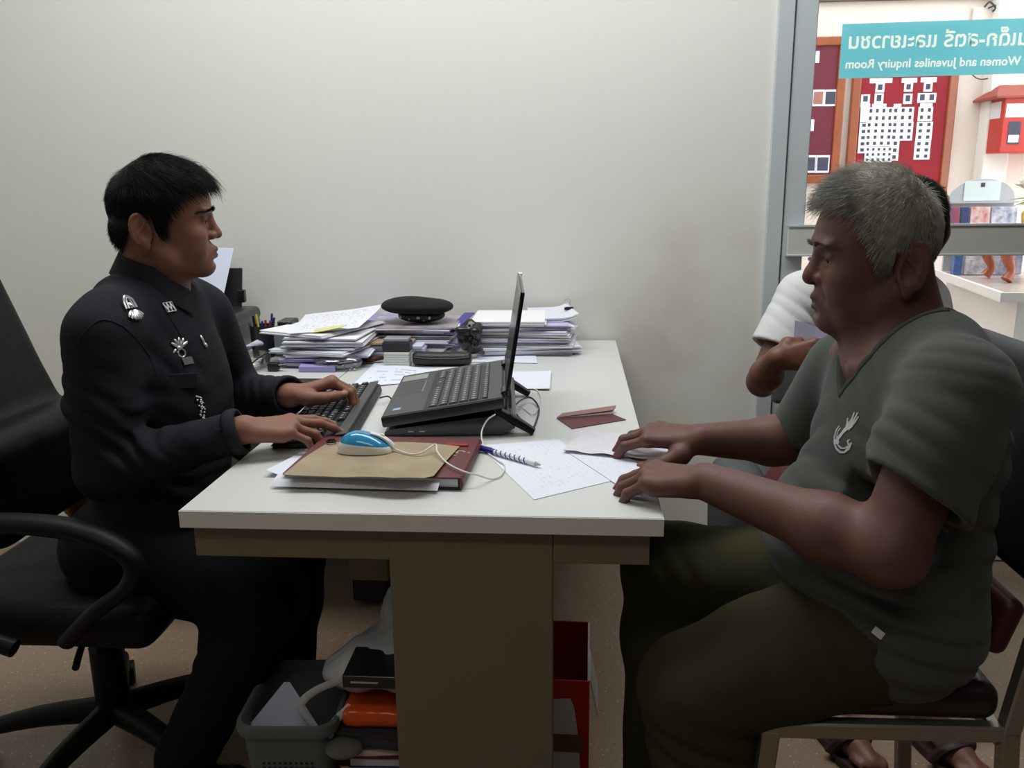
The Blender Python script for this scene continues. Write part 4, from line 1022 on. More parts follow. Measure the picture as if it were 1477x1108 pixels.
# ID booklet, half open
pbk = thing('booklet', 'small maroon booklet standing half open on the desk near the wall side', 'booklet', (0, 0, 0))
p1, p2, p3, p4 = at(803, 604, Z=zp), at(825, 619, Z=zp), at(903, 606, Z=zp), at(884, 598, Z=zp)
tag(sheet('cover', M_cover, [p2, p3, p4, p1], th=.0012, parent=pbk), None)
c = mat('booklet_top', srgb(150, 110, 100), .5, noise=.2, nscale=40)
sheet('raised_cover', c, [p1+Vector((0, -.004, .003)), p4+Vector((0, -.004, .008)), p4+Vector((.008, .03, .010)), p1+Vector((.012, .02, .006))], th=.0012, parent=pbk, fn=lambda u, v: .002*u)
sheet('pages', M_paper, [p1+Vector((.001, -.003, .0022)), p4+Vector((.0, -.003, .0068)), p4+Vector((.008, .028, .0088)), p1+Vector((.012, .018, .0048))], th=.0010, parent=pbk)
flat4('paper_sheet', M_faint, [(735, 560), (793, 563), (795, 537), (738, 536)], zp+.002, 'white half sheet lying right behind the laptop lid', fn=lambda u, v: .004*u*u)
flat4('paper_sheet', print_mat('id_copy', srgb(225, 230, 242), srgb(190, 194, 212), 7, .5, .15, 5), [(502, 562), (612, 549), (640, 534), (540, 524)], zp+.001, 'photocopy of identity cards lying behind the keyboard', fn=lambda u, v: .002*math.sin(u*5))
flat4('paper_sheet', M_paper, [(600, 552), (728, 532), (722, 526), (600, 533)], zp+.0022, 'white sheet lying between the keyboard and the black pouch')
bl = thing('black_pouch', 'soft black leather pouch in front of the documents', 'pouch', (.250, 1.095, DZ), .03)
mb = MB(); mb.tube([(-.082, 0, .021), (-.075, 0, .021), (-.04, 0, .020), (.0, 0, .0195), (.04, 0, .020), (.074, 0, .021), (.081, 0, .021)], [.016, .021, .0215, .021, .0215, .021, .015], 16, flat=(Vector((0, 0, 1)), .93)); 
mb.build('body', mat('leather', srgb(26, 25, 27), .42, bump=.3, bscale=120), bl, smooth='all')
MB().tube([(-.078, -.019, .028), (-.03, -.0225, .024), (.03, -.0225, .024), (.078, -.019, .028)], .0016, 6, smooth=4).build('zip', M_bc, bl)
cbx = thing('card_box', 'small white stack of cards beside the black pouch', 'box', (.124, 1.098, DZ))
for i in range(6): MB().box((random.uniform(-.001, .001), 0, .004+i*.0066), (.070, .052, .0060), .0006).build('card_pack', mat('card_white', srgb(205, 208, 200), .6) if i == 0 else bpy.data.materials['card_white'], cbx)
bb = thing('stapler_case', 'black hinged case with pale lid on the white card stack', 'case', (.122, 1.105, DZ+.0405))
MB().box((0, 0, .014), (.078, .050, .028), .004, seg=2).build('body', M_bplast, bb); MB().box((0, .002, .033), (.070, .044, .010), .002).build('lid', mat('pale_lid', srgb(140, 142, 148), .4), bb)
rbn = MB().tube([at(514, 520, Z=DZ+.012), at(522, 517, Z=DZ+.013), at(535, 518, Z=DZ+.013), at(552, 516, Z=DZ+.012)], [.006, .012, .013, .008], 10, smooth=6, flat=(Vector((0, 0, 1)), .7)).build('penknife', mat('brown_grip', srgb(70, 36, 28), .4), smooth=True); tag(rbn, 'dark reddish brown handled tool lying left of the card stack', 'tool')

# document stacks
M_docs = [mat('doc_a', srgb(222, 224, 234), .8), mat('doc_b', srgb(205, 206, 226), .8), mat('doc_c', srgb(190, 186, 220), .8), mat('doc_d', srgb(230, 230, 232), .8), mat('doc_e', srgb(160, 152, 205), .8), mat('doc_f', srgb(238, 238, 242), .8)]
def bundle(name, x, y, z, w, d, h, rz, m, label, group=None, sag=0.0, curl=0.0, n=None):
    """one document bundle: a few leaves of its own, slightly fanned"""
    t = thing(name, label, 'documents', (x, y, z), rz, group)
    n = n or max(2, min(5, int(h/.003)))
    for i in range(n):
        hh = h/n; ox, oy = random.uniform(-.004, .004), random.uniform(-.004, .004); a = random.uniform(-.03, .03)
        c = [(-w/2, -d/2), (w/2, -d/2), (w/2, d/2), (-w/2, d/2)]; ca, sa = math.cos(a), math.sin(a)
        pts = [(px*ca-py*sa+ox, px*sa+py*ca+oy, i*hh) for px, py in c]
        sheet('leaf', m if i else random.choice(M_docs), pts, th=hh*.80, nu=6, nv=6, parent=t, fn=(lambda u, v: -sag*(2*u-1)**2+curl*max(0, u-.6)**2*4+curl*max(0, v-.7)**2*3))
    return t
def stack(cx, cy, n, H, W_, D_, rz0, group, label, seed, lean=(0, 0), z0=None):
    random.seed(seed); z = DZ+.001 if z0 is None else z0; hs = [random.uniform(.6, 1.6) for _ in range(n)]; s_ = H/sum(hs); top = None
    for i in range(n):
        h = hs[i]*s_; f_ = i/n
        top = bundle('document_bundle', cx+lean[0]*f_+random.uniform(-.012, .012), cy+lean[1]*f_+random.uniform(-.012, .012), z, W_*random.uniform(.88, 1.05), D_*random.uniform(.9, 1.03), h*.88, rz0+random.uniform(-.16, .16), random.choice(M_docs), '%s bundle in the %s' % (('bottommost document', 'second from bottom document', 'third from bottom document', 'fourth from bottom document', 'fifth from bottom document', 'sixth from bottom document', 'seventh from bottom document', 'eighth from bottom document', 'ninth from bottom document', 'tenth from bottom document')[i], label), group)
        z += h
    return z
z1 = stack(-.085, 1.165, 9, .085, .225, .24, -.10, 'documents in the left stack', 'left paper stack beside the printer', 3)
t = bundle('document_bundle', -.115, 1.20, z1, .225, .285, .010, -.42, M_docs[5], 'top bundle of handwritten sheets fanned on the left document stack', sag=0, n=4)
o = sheet('paper_sheet', print_mat('handwriting', srgb(232, 234, 240), srgb(185, 188, 205), 20, .45), [(-.17, 1.045, z1+.012), (.015, 1.10, z1+.016), (.035, 1.345, z1+.040), (-.205, 1.32, z1+.016)], nu=12, nv=12, fn=lambda u, v: .012*max(0, u-.6)+.008*v*v); tag(o, 'handwritten sheet lying on top of the left document stack', 'paper')
o = MB().lathe((0, 0, 0), [(0, 0), (.06, 0), (.06, .0012), (0, .0012)], 24).build('yellow_note', mat('yellow_slip', srgb(222, 218, 160), .7)); o.location = (-.075, 1.085, z1+.0185); o.scale = (1, .42, 1); o.rotation_euler = (.06, -.16, .08); tag(o, 'pale yellow slip on the near edge of the left stack', 'note')
o = sheet('envelope', mat('envelope_paper', srgb(205, 205, 222), .8, noise=.2, nscale=20), [at(392, 498, Z=DZ+.03), at(352, 500, Z=DZ+.055), at(400, 475, Z=DZ+.06), at(455, 480, Z=DZ+.05)], fn=None); tag(o, 'lilac envelope sticking out left of the left document stack', 'envelope')
a_, b_ = at(369, 507, Z=DZ+.047), at(390, 500, Z=DZ+.05)
z2 = stack(.125, 1.355, 7, .078, .26, .22, .02, 'documents in the middle stack', 'middle paper stack under the beret', 11, (.01, 0))
bundle('picture_folder', .13, 1.345, z2, .27, .235, .007, .06, mat('folder_print', srgb(190, 184, 196), .4, noise=.5, nscale=18, col2=srgb(110, 70, 85)), 'glossy printed folder on top of the middle stack', n=2)
o = sheet('purple_folder', mat('violet_paper', srgb(86, 78, 150), .6), [(.235, 1.225, z2-.012), (.262, 1.235, z2-.012), (.300, 1.46, z2+.014), (.268, 1.46, z2+.014)], th=.003); tag(o, 'violet folder edge on the right of the middle stack', 'folder')
bundle('document_bundle', -.015, 1.40, DZ+.075, .12, .24, .006, -.6, M_docs[4], 'lilac sheets leaning between the left and middle stacks', n=2)
o = MB().box((0, 0, .004), (.15, .12, .007), .001).build('cardboard_folder', M_kraft, loc=(.075, 1.215, DZ+.045)); tag(o, 'brown cardboard folder sticking out of the middle stack', 'folder')
bundle('document_bundle', .100, 1.215, DZ+.001, .16, .10, .042, .04, M_docs[1], 'small pile of papers under the brown cardboard folder', n=5)
z3 = stack(.470, 1.340, 10, .092, .285, .225, .03, 'documents in the right stack', 'right paper stack by the wall', 21)
bundle('document_bundle', .425, 1.325, z3, .215, .235, .014, .02, M_docs[5], 'thick clean white bundle at the front of the right stack top', n=4)
bundle('document_bundle', .545, 1.385, z3, .13, .20, .012, .16, M_docs[0], 'clipped bundle at the right end of the right stack top', n=3, curl=.02)
clip = thing('binder_clip', 'black binder clip on the right document stack', 'clip', (.600, 1.40, z3+.024), .5)
MB().prism([(-.016, 0), (.016, 0), (.004, .014), (-.004, .014)], -.004, .004).build('body', M_black, clip); MB().tube([(-.006, 0, .012), (-.016, 0, .026), (.002, 0, .028), (.004, 0, .012)], .0009, 6, smooth=4).build('wire_lever', M_chrome, clip)
flat4('paper_sheet', M_paper, [(680, 522), (775, 524), (772, 508), (690, 507)], zp+.001, 'white sheet sticking out under the right document stack')
# dark clump of keys / crumpled plastic between middle and right stacks
gb = thing('black_bag', 'crumpled black plastic pouch between the middle and right stacks', 'bag', (.318, 1.19, DZ))
F1 = Field(); rr_ = np.random.default_rng(4)
for i in range(16): F1.ell((.318+rr_.uniform(-.028, .028), 1.19+rr_.uniform(-.03, .03), DZ+.02+rr_.uniform(0, .075)), rr_.uniform(.010, .022, 3), None, .012)
F1.disp = lambda P: .003*waves(P, 160, 5)
bg = add_mesh('crumpled_film', [F1.mesh(.003)], mat('black_film', srgb(34, 33, 36), .25, noise=.5, nscale=60)); bg.parent = gb; bg.location = (-.318, -1.19, -DZ)
# clear bag of pins
pbg = thing('pin_bag', 'clear plastic bag of metal pins before the left stack', 'bag', (-.035, 1.035, DZ))
cl = glass_mat('clear_plastic', (.9, .9, .92, 1), .8, .2)
F2 = Field(); F2.ell((0, 0, .018), (.062, .030, .020), None, .01); F2.ell((.03, .005, .022), (.04, .028, .020), None, .01); F2.disp = lambda P: .003*waves(P, 110, 8)
add_mesh('plastic_film', [F2.mesh(.004)], cl, pbg)
for i in range(46):
    x, y, z = random.uniform(-.05, .055), random.uniform(-.022, .022), random.uniform(.004, .028)
    m = random.choice([M_silver, M_bgloss, M_bgloss, mat('rusty', srgb(90, 50, 40), .5) if i == 0 else M_silver])
    MB().ell((x, y, z), (random.uniform(.003, .006), .004, .0025), Matrix.Rotation(random.uniform(0, 3), 3, 'Z'), 8, 6).build('pin', m, pbg)
# clear bowl with yellow things, small black charger and wire
bw = thing('clear_bowl', 'clear round plastic bowl holding yellow paper clips', 'bowl', (-.285, 1.045, DZ))
MB().lathe((0, 0, 0), [(0, .002), (.045, .002), (.056, .012), (.060, .040), (.0585, .040), (.0545, .013), (.044, .004), (0, .004)], 28).build('shell', cl, bw, smooth=True)
M_yel = mat('yellow_plastic', srgb(205, 195, 60), .4)
for i in range(16):
    a, r = random.uniform(0, 6.28), random.uniform(.01, .042)
    MB().tube([(r*math.cos(a)-.010, r*math.sin(a), .008+.001*i), (r*math.cos(a), r*math.sin(a)+.006, .009+.001*i), (r*math.cos(a)+.011, r*math.sin(a)-.003, .008+.001*i)], .0022, 6, smooth=3).build('yellow_clip', random.choice([M_yel, M_yel, M_silver]), bw)
MB().cyl((-.3+.10, 0, 0), (-.2+.03, 0, 0), .001)
o = thing('adapter_plug', 'small black adapter plug before the left stack', 'plug', (-.205, 1.015, DZ)); MB().box((0, 0, .012), (.03, .024, .022), .004, seg=2).build('body', M_bgloss, o)
MB().cyl((.012, 0, .014), (.035, 0, .016), .005, .003, 10).build('strain_relief', M_bgloss, o)
cable('adapter_cable', [at(420, 503, Z=DZ+.03), at(398, 505, Z=DZ+.035), at(375, 515, Z=DZ+.045), at(359, 530, Z=DZ+.03), at(355, 545, Z=DZ+.004), (-.255, .925, .74), (-.255, .915, .60)], .0022, M_bc, 'black wire arching over the edge of the side table')
o = sheet('paper_scrap', M_docs[4], [(-.13, 1.0, DZ+.001), (-.03, 1.0, DZ+.001), (-.04, 1.07, DZ+.001), (-.14, 1.07, DZ+.001)], th=.014); tag(o, 'violet edged notepad at the foot of the left stack', 'notepad')

# beret with badge
bt = thing('beret', 'black police beret lying on the middle document stack', 'hat', (.138, 1.330, z2+.009), -.05)
F3 = Field(); F3.ell((0, 0, .048), (.108, .085, .022), None, .012); F3.ell((-.03, 0, .052), (.07, .07, .022), None, .015); F3.ell((.05, 0, .044), (.06, .07, .016), None, .015); F3.disp = lambda P: .0015*waves(P, 60, 3)
add_mesh('crown', [F3.mesh(.0035)], mat('black_wool', srgb(16, 16, 18), .9, bump=.3, bscale=400), bt)
F4 = Field(); F4.ell((.015, 0, .020), (.072, .060, .022), None, .01); F4.disp = lambda P: .0015*waves(P, 70, 9)
add_mesh('band', [F4.mesh(.0035)], mat('band_black', srgb(20, 19, 22), .5, noise=.5, nscale=90, col2=srgb(60, 58, 62)), bt)
for i, (x, z, s_) in enumerate(((.018, .020, .0075), (.052, .020, .0048), (-.01, .016, .004), (-.035, .022, .004), (.035, .012, .003))):
    MB().box((x, -.060, z), (s_*1.3, .006, s_*(1.9 if i == 1 else 1)), .001, Matrix.Rotation(.1*i, 3, 'Y')).build('badge', M_silver, bt)

# printer with sheet, paper support; pen holder; tape
M_prt = mat('printer_black', srgb(38, 38, 41), .32, bump=.1, bscale=500); M_prt2 = mat('printer_dark', srgb(20, 20, 22), .25)
pr = thing('printer', 'dark grey inkjet printer with its lid and feeder on the side table', 'printer', (-.560, 1.265, DZ), 0); pr.scale = (.75, 1, 1)
def rbox(a, b, r, seg=3): return MB().box2(a, b, r, seg)
rbox((-.20, -.14, 0), (.235, .16, .095), .018).build('body', M_prt2, pr, smooth=True)
rbox((-.20, -.145, .080), (.238, .165, .125), .022, 4).build('lid', M_prt, pr, smooth=True)
MB().box2((-.20, -.1455, .084), (.236, -.138, .088)).build('seam', M_bgloss, pr)
MB().box((.05, -.175, .030), (.26, .09, .008), .003, Matrix.Rotation(.28, 3, 'X')).build('output_tray', mat('tray_olive', srgb(70, 64, 52), .4), pr)
MB().box((.205, -.215, .060), (.022, .008, .026), .002).build('tray_stop', M_white, pr)
MB().box((.03, .150, .175), (.27, .008, .14), .003, Matrix.Rotation(-.25, 3, 'X')).build('paper_support', M_prt, pr)
MB().box((.172, .13, .158), (.030, .02, .040), .003).build('edge_guide', M_prt2, pr)
tag(sheet('paper_sheet', mat('feeder_paper', srgb(214, 222, 240), .8), [(-.690, 1.36, DZ+.135), (-.475, 1.345, DZ+.145), (-.460, 1.435, DZ+.305), (-.68, 1.45, DZ+.30)], nu=10, nv=10, fn=lambda u, v: .010*math.sin(u*PI)*v), 'blue-white sheet standing in the printer feeder', 'paper')
ph_ = thing('pen_holder', 'black mesh pen holder beside the printer', 'pen holder', (-.305, 1.215, DZ))
MB().lathe((0, 0, 0), [(0, 0), (.032, 0), (.036, .095), (.0345, .095), (.031, .003), (0, .003)], 20).build('cup', M_bplast, ph_, smooth=True)
pcol = [M_bgloss, M_blue, mat('pen_red', srgb(150, 40, 45), .4), M_yel, mat('pen_grey', srgb(120, 120, 128), .4), mat('pen_violet', srgb(90, 70, 120), .4)]
for i in range(9):
    a = 2*PI*i/9; b = Vector((.018*math.cos(a), .018*math.sin(a), .004)); e = b+Vector((.020*math.cos(a+.4), .018*math.sin(a+.4), .112+.012*math.sin(i*2.3)))
    o = MB().cyl(Vector((-.305, 1.215, DZ))+b, Vector((-.305, 1.215, DZ))+e, .0038, .0034, 8).build('pen', pcol[i % 6], smooth=True); tag(o, ('black pen at the right of the holder', 'blue pen at the right back of the holder', 'red pen at the back of the holder', 'yellow pen in the black holder', 'grey pen in the black holder', 'violet pen in the black holder', 'black pen at the front left of the holder', 'blue pen at the front of the holder', 'red pen at the front right of the holder')[i], 'pen', 'pens in the black holder')
tp = thing('tape_dispenser', 'grey plastic box with clear front beside the pen holder', 'box', (-.245, 1.255, DZ))
MB().box((0, 0, .045), (.060, .085, .09), .006, seg=2).build('body', mat('grey_plastic', srgb(96, 98, 104), .35), tp); MB().box((-.004, -.044, .048), (.042, .004, .05), .001).build('window', mat('pale_window', srgb(150, 160, 165), .2), tp)
MB().box((.006, 0, .098), (.044, .07, .016), .004).build('top', M_prt, tp)

# ------------------------------------------------------------------ under the desk
M_bin = mat('bin_plastic', srgb(98, 110, 108), .5, noise=.1, nscale=12)
def rrect(w, d, r, n=6):
    out = []
    for cx, cy, a0 in ((w-r, d-r, 0), (-w+r, d-r, 90), (-w+r, -d+r, 180), (w-r, -d+r, 270)):
        for i in range(n+1): a = math.radians(a0+90*i/n); out.append((cx+r*math.cos(a), cy+r*math.sin(a)))
    return out
bn = thing('waste_bin', 'grey-green plastic waste bin under the desk', 'bin', (.085, .235, 0), math.radians(3))
def loft(rings, caps=True):
    mb = MB(); v = []; f = []; n = len(rings[0])
    for r in rings: v += r
    for k in range(len(rings)-1):
        for i in range(n): j = (i+1) % n; f.append((k*n+i, k*n+j, (k+1)*n+j, (k+1)*n+i))
    if caps: f.append(tuple(range(n))[::-1]); f.append(tuple(range((len(rings)-1)*n, len(rings)*n)))
    return mb.add(v, f)
R_ = lambda w, d, z, r=.03: [(x, y, z) for x, y in rrect(w, d, r)]
loft([R_(.070, .085, 0), R_(.086, .108, .262), R_(.083, .105, .262), R_(.068, .083, .006)]).build('bucket', M_bin, bn, smooth=True)
loft([R_(.086, .108, .258, .032), R_(.094, .116, .260, .036), R_(.096, .118, .270, .037), R_(.094, .116, .281, .036), R_(.087, .109, .283, .033), R_(.0835, .1055, .276, .031), R_(.0835, .1055, .258, .031)], False).build('rim', M_bin, bn, smooth=True)
for j in range(5):
    for i in range(10): MB().box((-.045+.010*i, -.1015-.0006*(j), .200-.011*j), (.006, .004, .006), .001).build('vent', M_black, bn)
tag(sheet('waste_paper', mat('waste_white', srgb(200, 205, 225), .8), [at(350, 1058, Y=.170), at(466, 1058, Y=.170), at(418, 984, Y=.235), at(410, 984, Y=.235)], th=.0006), 'white sheet folded to a triangle inside the waste bin', 'paper')
# books beside the leg panel
bkc = [(srgb(220, 215, 210), srgb(150, 30, 35)), (srgb(225, 222, 220), srgb(120, 20, 30)), (srgb(205, 205, 210), srgb(60, 60, 100)), (srgb(215, 210, 205), srgb(140, 30, 30)), (srgb(60, 60, 66), srgb(60, 60, 66)), (srgb(225, 220, 215), srgb(160, 50, 30))]
z = 0.0; random.seed(5)
labs = ['white book at the very bottom of the pile under the desk', 'second book from the bottom of the pile', 'grey-blue book low in the pile under the desk', 'white book in the middle of the pile', 'black book in the pile under the desk', 'white book with orange cover above the black one', 'white red edged book above the middle of the pile', 'orange edged book in the upper half of the pile', 'thin dark red edged book near the pile top', 'second book from the top of the pile', 'topmost red covered book under the orange bag']
for i in range(11):
    h = random.uniform(.018, .027); c, ec = bkc[i % 6]; t = thing('book', labs[i], 'book', (.270+random.uniform(-.02, .015), .27+random.uniform(-.01, .01), z), random.uniform(-.12, .12))
    MB().box2((-.085, -.12, .002), (.083, .12, h-.002)).build('page_block', mat('pages', c, .8), t); mc = mat('book_cover', ec, .5)
    MB().box2((-.088, -.123, 0), (.088, .123, .002)).build('cover', mc, t); MB().box2((-.088, -.123, h-.002), (.088, .123, h)).build('cover', mc, t); z += h+.0004
ob = thing('orange_bag', 'shiny orange plastic packet on the book pile', 'bag', (.27, .26, z))
F5 = Field(); F5.box((0, 0, .020), (.085, .10, .019), None, .014, .01); F5.disp = lambda P: .003*waves(P, 90, 11)
add_mesh('packet', [F5.mesh(.005)], mat('orange_film', srgb(235, 90, 25), .2, noise=.15, nscale=30), ob)
z += .047
bg = thing('carrier_bag', 'white translucent carrier bag with handle hanging towards the bin', 'bag', (.26, .28, z))
M_bag = mat('white_film', srgb(200, 200, 204), .35, noise=.1, nscale=20)
F6 = Field(); F6.ell((.02, 0, .045), (.105, .10, .05), None, .03); F6.ell((-.07, -.02, .02), (.06, .06, .03), None, .03); F6.ell((.03, .03, .13), (.05, .06, .05), None, .04); F6.disp = lambda P: .011*waves(P, 60, 2)+.005*waves(P, 150, 7)
add_mesh('film', [F6.mesh(.005)], M_bag, bg)
MB().tube([(-.06, -.10, .050), (-.115, -.12, .035), (-.145, -.125, .005), (-.125, -.13, -.030), (-.095, -.135, -.050), (-.085, -.12, -.030), (-.06, -.10, -.010)], .0075, 10, smooth=6, flat=(Vector((0, 1, 0)), .35)).build('handle', M_bag, bg, smooth=True)
o = thing('black_box', 'flat black box with lettering sticking out of the carrier bag', 'box', (.262, .205, z+.058)); MB().box((0, -.02, .012), (.12, .10, .024), .001).build('body', M_bgloss, o); MB().box((-.02, -.0705, .012), (.05, .001, .003)).build('print_line', M_mark, o)
gc = add_mesh('grey_cloth', [(lambda f: f.mesh(.005))((lambda f: (f.ell((.198, .135, .235), (.036, .030, .012), None, .02), setattr(f, 'disp', lambda P: .005*waves(P, 60, 4)), f)[2])(Field()))], mat('grey_rag', srgb(110, 108, 104), .9, noise=.3, nscale=20)); tag(gc, 'crumpled grey cloth between the bin and the book pile', 'cloth')
pk = MB().tube([(.13, .62, .045), (.24, .60, .055)], .008, 10).build('pink_tube', mat('pinkish', srgb(150, 110, 110), .5), smooth=True); pk.location.z = -.035; tag(pk, 'pale pink tube lying on the floor under the desk', 'tube')
# red and white carton right of the leg
rx = thing('open_carton', 'open red and white carton with papers right of the desk leg', 'box', (.552, .42, 0), -.02)
M_rc = mat('red_carton', srgb(190, 30, 30), .5, noise=.1, nscale=8); M_wc2 = mat('white_carton', srgb(205, 200, 195), .6, noise=.15, nscale=10)
_H=.27
for a, b, m in (((-.13, -.10, 0), (.10, -.096, _H), M_rc), ((.096, -.096, 0), (.10, .14, _H), M_wc2), ((-.13, .136, 0), (.10, .14, _H), M_rc), ((-.13, -.096, 0), (-.126, .136, _H), M_rc), ((-.126, -.096, 0), (.096, .136, .004), M_wc2)):
    MB().box2(a, b).build('wall', m, rx)
poly = [(-.12, 0), (.085, 0), (.080, .13), (.070, .21), (.062, .232), (-.02, .225), (-.12, .232)]
mb = MB(); mb.prism(poly, 0, .002); mb.v = [(x, -.1025+zz*.5, y) for x, y, zz in mb.v]; mb.build('white_panel', M_wc2, rx)
MB().box2((-.12, -.1045, .11), (.088, -.1032, .15)).build('brown_band', mat('brown_band', srgb(120, 80, 40), .6), rx)
MB().add([(.10, -.096, _H), (.10, .02, _H), (.116, .02, .19), (.116, -.096, .19), (.102, -.096, _H), (.102, .02, _H), (.118, .02, .19), (.118, -.096, .19)], [(0, 1, 2, 3), (7, 6, 5, 4), (0, 3, 7, 4), (1, 5, 6, 2), (0, 4, 5, 1), (3, 2, 6, 7)]).build('flap', M_wc2, rx)
# ------------------------------------------------------------------ people
def custom(Fd, fn, op='i', k=.004, c=(0, 0, 0), R=1e9): Fd.p.append((op, fn, np.asarray(c, float), R, k))
def fsdf(prims):
    """a plain callable sdf from a small Field"""
    def fn(P):
        d = np.full(P.shape[:-1], 1.0)
        for op, f, c, R, k in prims.p: d = Field.comb(d, f(P), op, k)
        return d
    return fn
def arm(Fd, S, E, W, rs=(.050, .044, .036, .027), k=.02, belly=.006):
    S, E, W = map(np.asarray, (S, E, W)); S = S.astype(float)
    Fd.cap(S, E, rs[0], rs[1]*.92, k); m = E+(W-E)*.30
    Fd.cap(E, m, rs[1]*.90, rs[2]+belly, k); Fd.cap(m, W, rs[2]+belly, rs[3], k)
def leg(Fd, H, K, A, rs=(.085, .062, .045), k=.03, shoe=None):
    Fd.cap(H, K, rs[0], rs[1], k); m = np.asarray(K, float)+(np.asarray(A, float)-np.asarray(K, float))*.3
    Fd.cap(K, m, rs[1]*.95, rs[1]*.92, k); Fd.cap(m, A, rs[1]*.92, rs[2], k)

def hairline(pts):
    xs = [p[0] for p in pts]; zs = [p[1] for p in pts]
    return lambda x: np.interp(x, xs, zs)
def skull_roots(n, hl, c=(.026, 0, .052), r=(.083, .075, .081), soft=.004):
    out = []
    while sum(len(o) for o in out) < n:
        d = RNG.normal(size=(n*2, 3)); d /= np.linalg.norm(d, axis=1)[:, None]; p = np.array(c)+d*np.array(r)
        m = p[:, 2] > hl(p[:, 0])+RNG.normal(size=len(p))*soft; out.append(p[m])
    return np.concatenate(out)[:n]
def hair_cap(fr, hl, th, m, parent, name='hair_cap', disp=None, h=.003, extra=None):
    Fd = Field(); s = fr.k
    Fd.ell(fr.w((.026, 0, .052)), np.array((.083+th, .075+th, .081+th))*s, fr.R, .01)
    Fd.ell(fr.w((.055, 0, .050)), np.array((.062+th*.6, .064+th*.6, .058+th*.7))*s, fr.R, .015)
    if extra: extra(Fd)
    def cut(P):
        q = fr.l(P); return (hl(q[..., 0])-q[..., 2])*.8
    custom(Fd, cut, 'i', .006); Fd.disp = disp
    return Fd

def person(name, label, base):
    t = thing(name, label, 'person', base); return t
def place(o, t):
    """world-space mesh -> child of the person's empty"""
    o.parent = t; o.matrix_parent_inverse = Matrix.Identity(4)
    o.data.transform(Matrix.Translation(-t.location)); return o

M_eye = mat('eye_white', srgb(205, 195, 185), .25); M_iris = mat('iris_dark', srgb(36, 22, 16), .12)
# =============================================================== the policeman (left)
skin1 = mat('skin_officer', srgb(142, 98, 80), .55, noise=.16, nscale=60, bump=.12, bscale=450, attr=True, sss=.06, spec=.4)
of = person('person', 'seated man in black police uniform typing, on the left of the desk', (-.30, .42, 0))
ft = math.radians(22); HP = frame_fwd((-.213, .415, 1.160), (math.cos(ft), math.sin(ft), -.03), (.03, 0, 1), 1.0)
pOff = dict(lid=.45, nose=.98, fat=-.006, lipcol=(.78, .50, .50), ear=.95, occ=1)
H1 = Field(); head_field(H1, HP, pOff)
H1.cap(HP.w((.0, 0, -.01)), (-.228, .418, 1.045), .048, .054, .03); H1.cap(HP.w((.03, 0, -.052)), (-.205, .43, 1.05), .038, .050, .03)
H1.cap((-.235, .33, 1.01), (-.215, .51, 1.01), .05, None, .04)
vh = H1.mesh(.0020); bv1 = head_bvh(vh, HP)
nails1 = []
A1 = Field()
SR, ER, WR = V3(-.235, .250, .985), V3(-.235, .215, .738), V3(.010, .258, .806)
SL, EL, WL = V3(-.195, .585, .975), V3(-.175, .690, .760), V3(.006, .535, .802)
A1.cap(ER, ER+(WR-ER)*.72, .026, .024, .02); A1.cap(ER+(WR-ER)*.68, WR, .0285, .027, .01); A1.cap(EL, EL+(WL-EL)*.72, .026, .024, .02); A1.cap(EL+(WL-EL)*.68, WL, .0285, .027, .01)
hand(A1, nails1, WR, (.88, .47, -.045), (.05, -.12, 1), 1, [(6, 12, 8), (8, 16, 10), (22, 36, 18), (26, 40, 20)], (7, 1, -5, -13), thumb=((.032, .034, -.010), (.066, .046, -.014), (.092, .044, -.018), (.110, .038, -.020)))
hand(A1, nails1, WL, (.86, .42, .22), (-.25, .05, 1), -1, [(46, 48, 24), (44, 44, 24), (38, 42, 22), (34, 38, 20)], (7, 1, -5, -12), thumb=((.030, .036, -.014), (.058, .052, -.022), (.084, .050, -.026), (.104, .046, -.028)))
va = A1.mesh(.0024)
B1 = Field()
B1.ell((-.215, .42, .88), (.095, .145, .17), None, .04); B1.ell((-.24, .42, .68), (.085, .13, .14), None, .05); B1.ell((-.30, .42, .51), (.11, .15, .09), None, .05)
B1.cap(SR, SL, .05, None, .04); B1.cap(SR, ER, .045, .038, .02); B1.cap(SL, EL, .045, .038, .02)
KR, AR, KL, AL = V3(.006, .305, .438), V3(-.19, .29, .085), V3(-.02, .50, .44), V3(-.06, .54, .085)
leg(B1, (-.30, .34, .50), KR, AR, (.065, .048, .035)); leg(B1, (-.30, .50, .50), KL, AL, (.065, .048, .035))
vb = B1.mesh(.009)
tint1 = head_tint(HP, pOff)
place(add_mesh('body', [vh, va, vb], skin1, None, tint=lambda v: nail_tint(nails1, tint1(v), v)), of)
ob_ = bpy.data.objects.new('eye_root', None)
bpy.data.objects.remove(ob_)
def add_eyes(fr, t):
    n0 = set(COL.objects); eyes(fr, None, M_eye, M_iris)
    for o in set(COL.objects)-n0:
        if o.parent is None: o.data.transform(Matrix.Translation(-t.location)); o.parent = t
        else: o.data.transform(Matrix.Translation(-t.location))
add_eyes(HP, of)
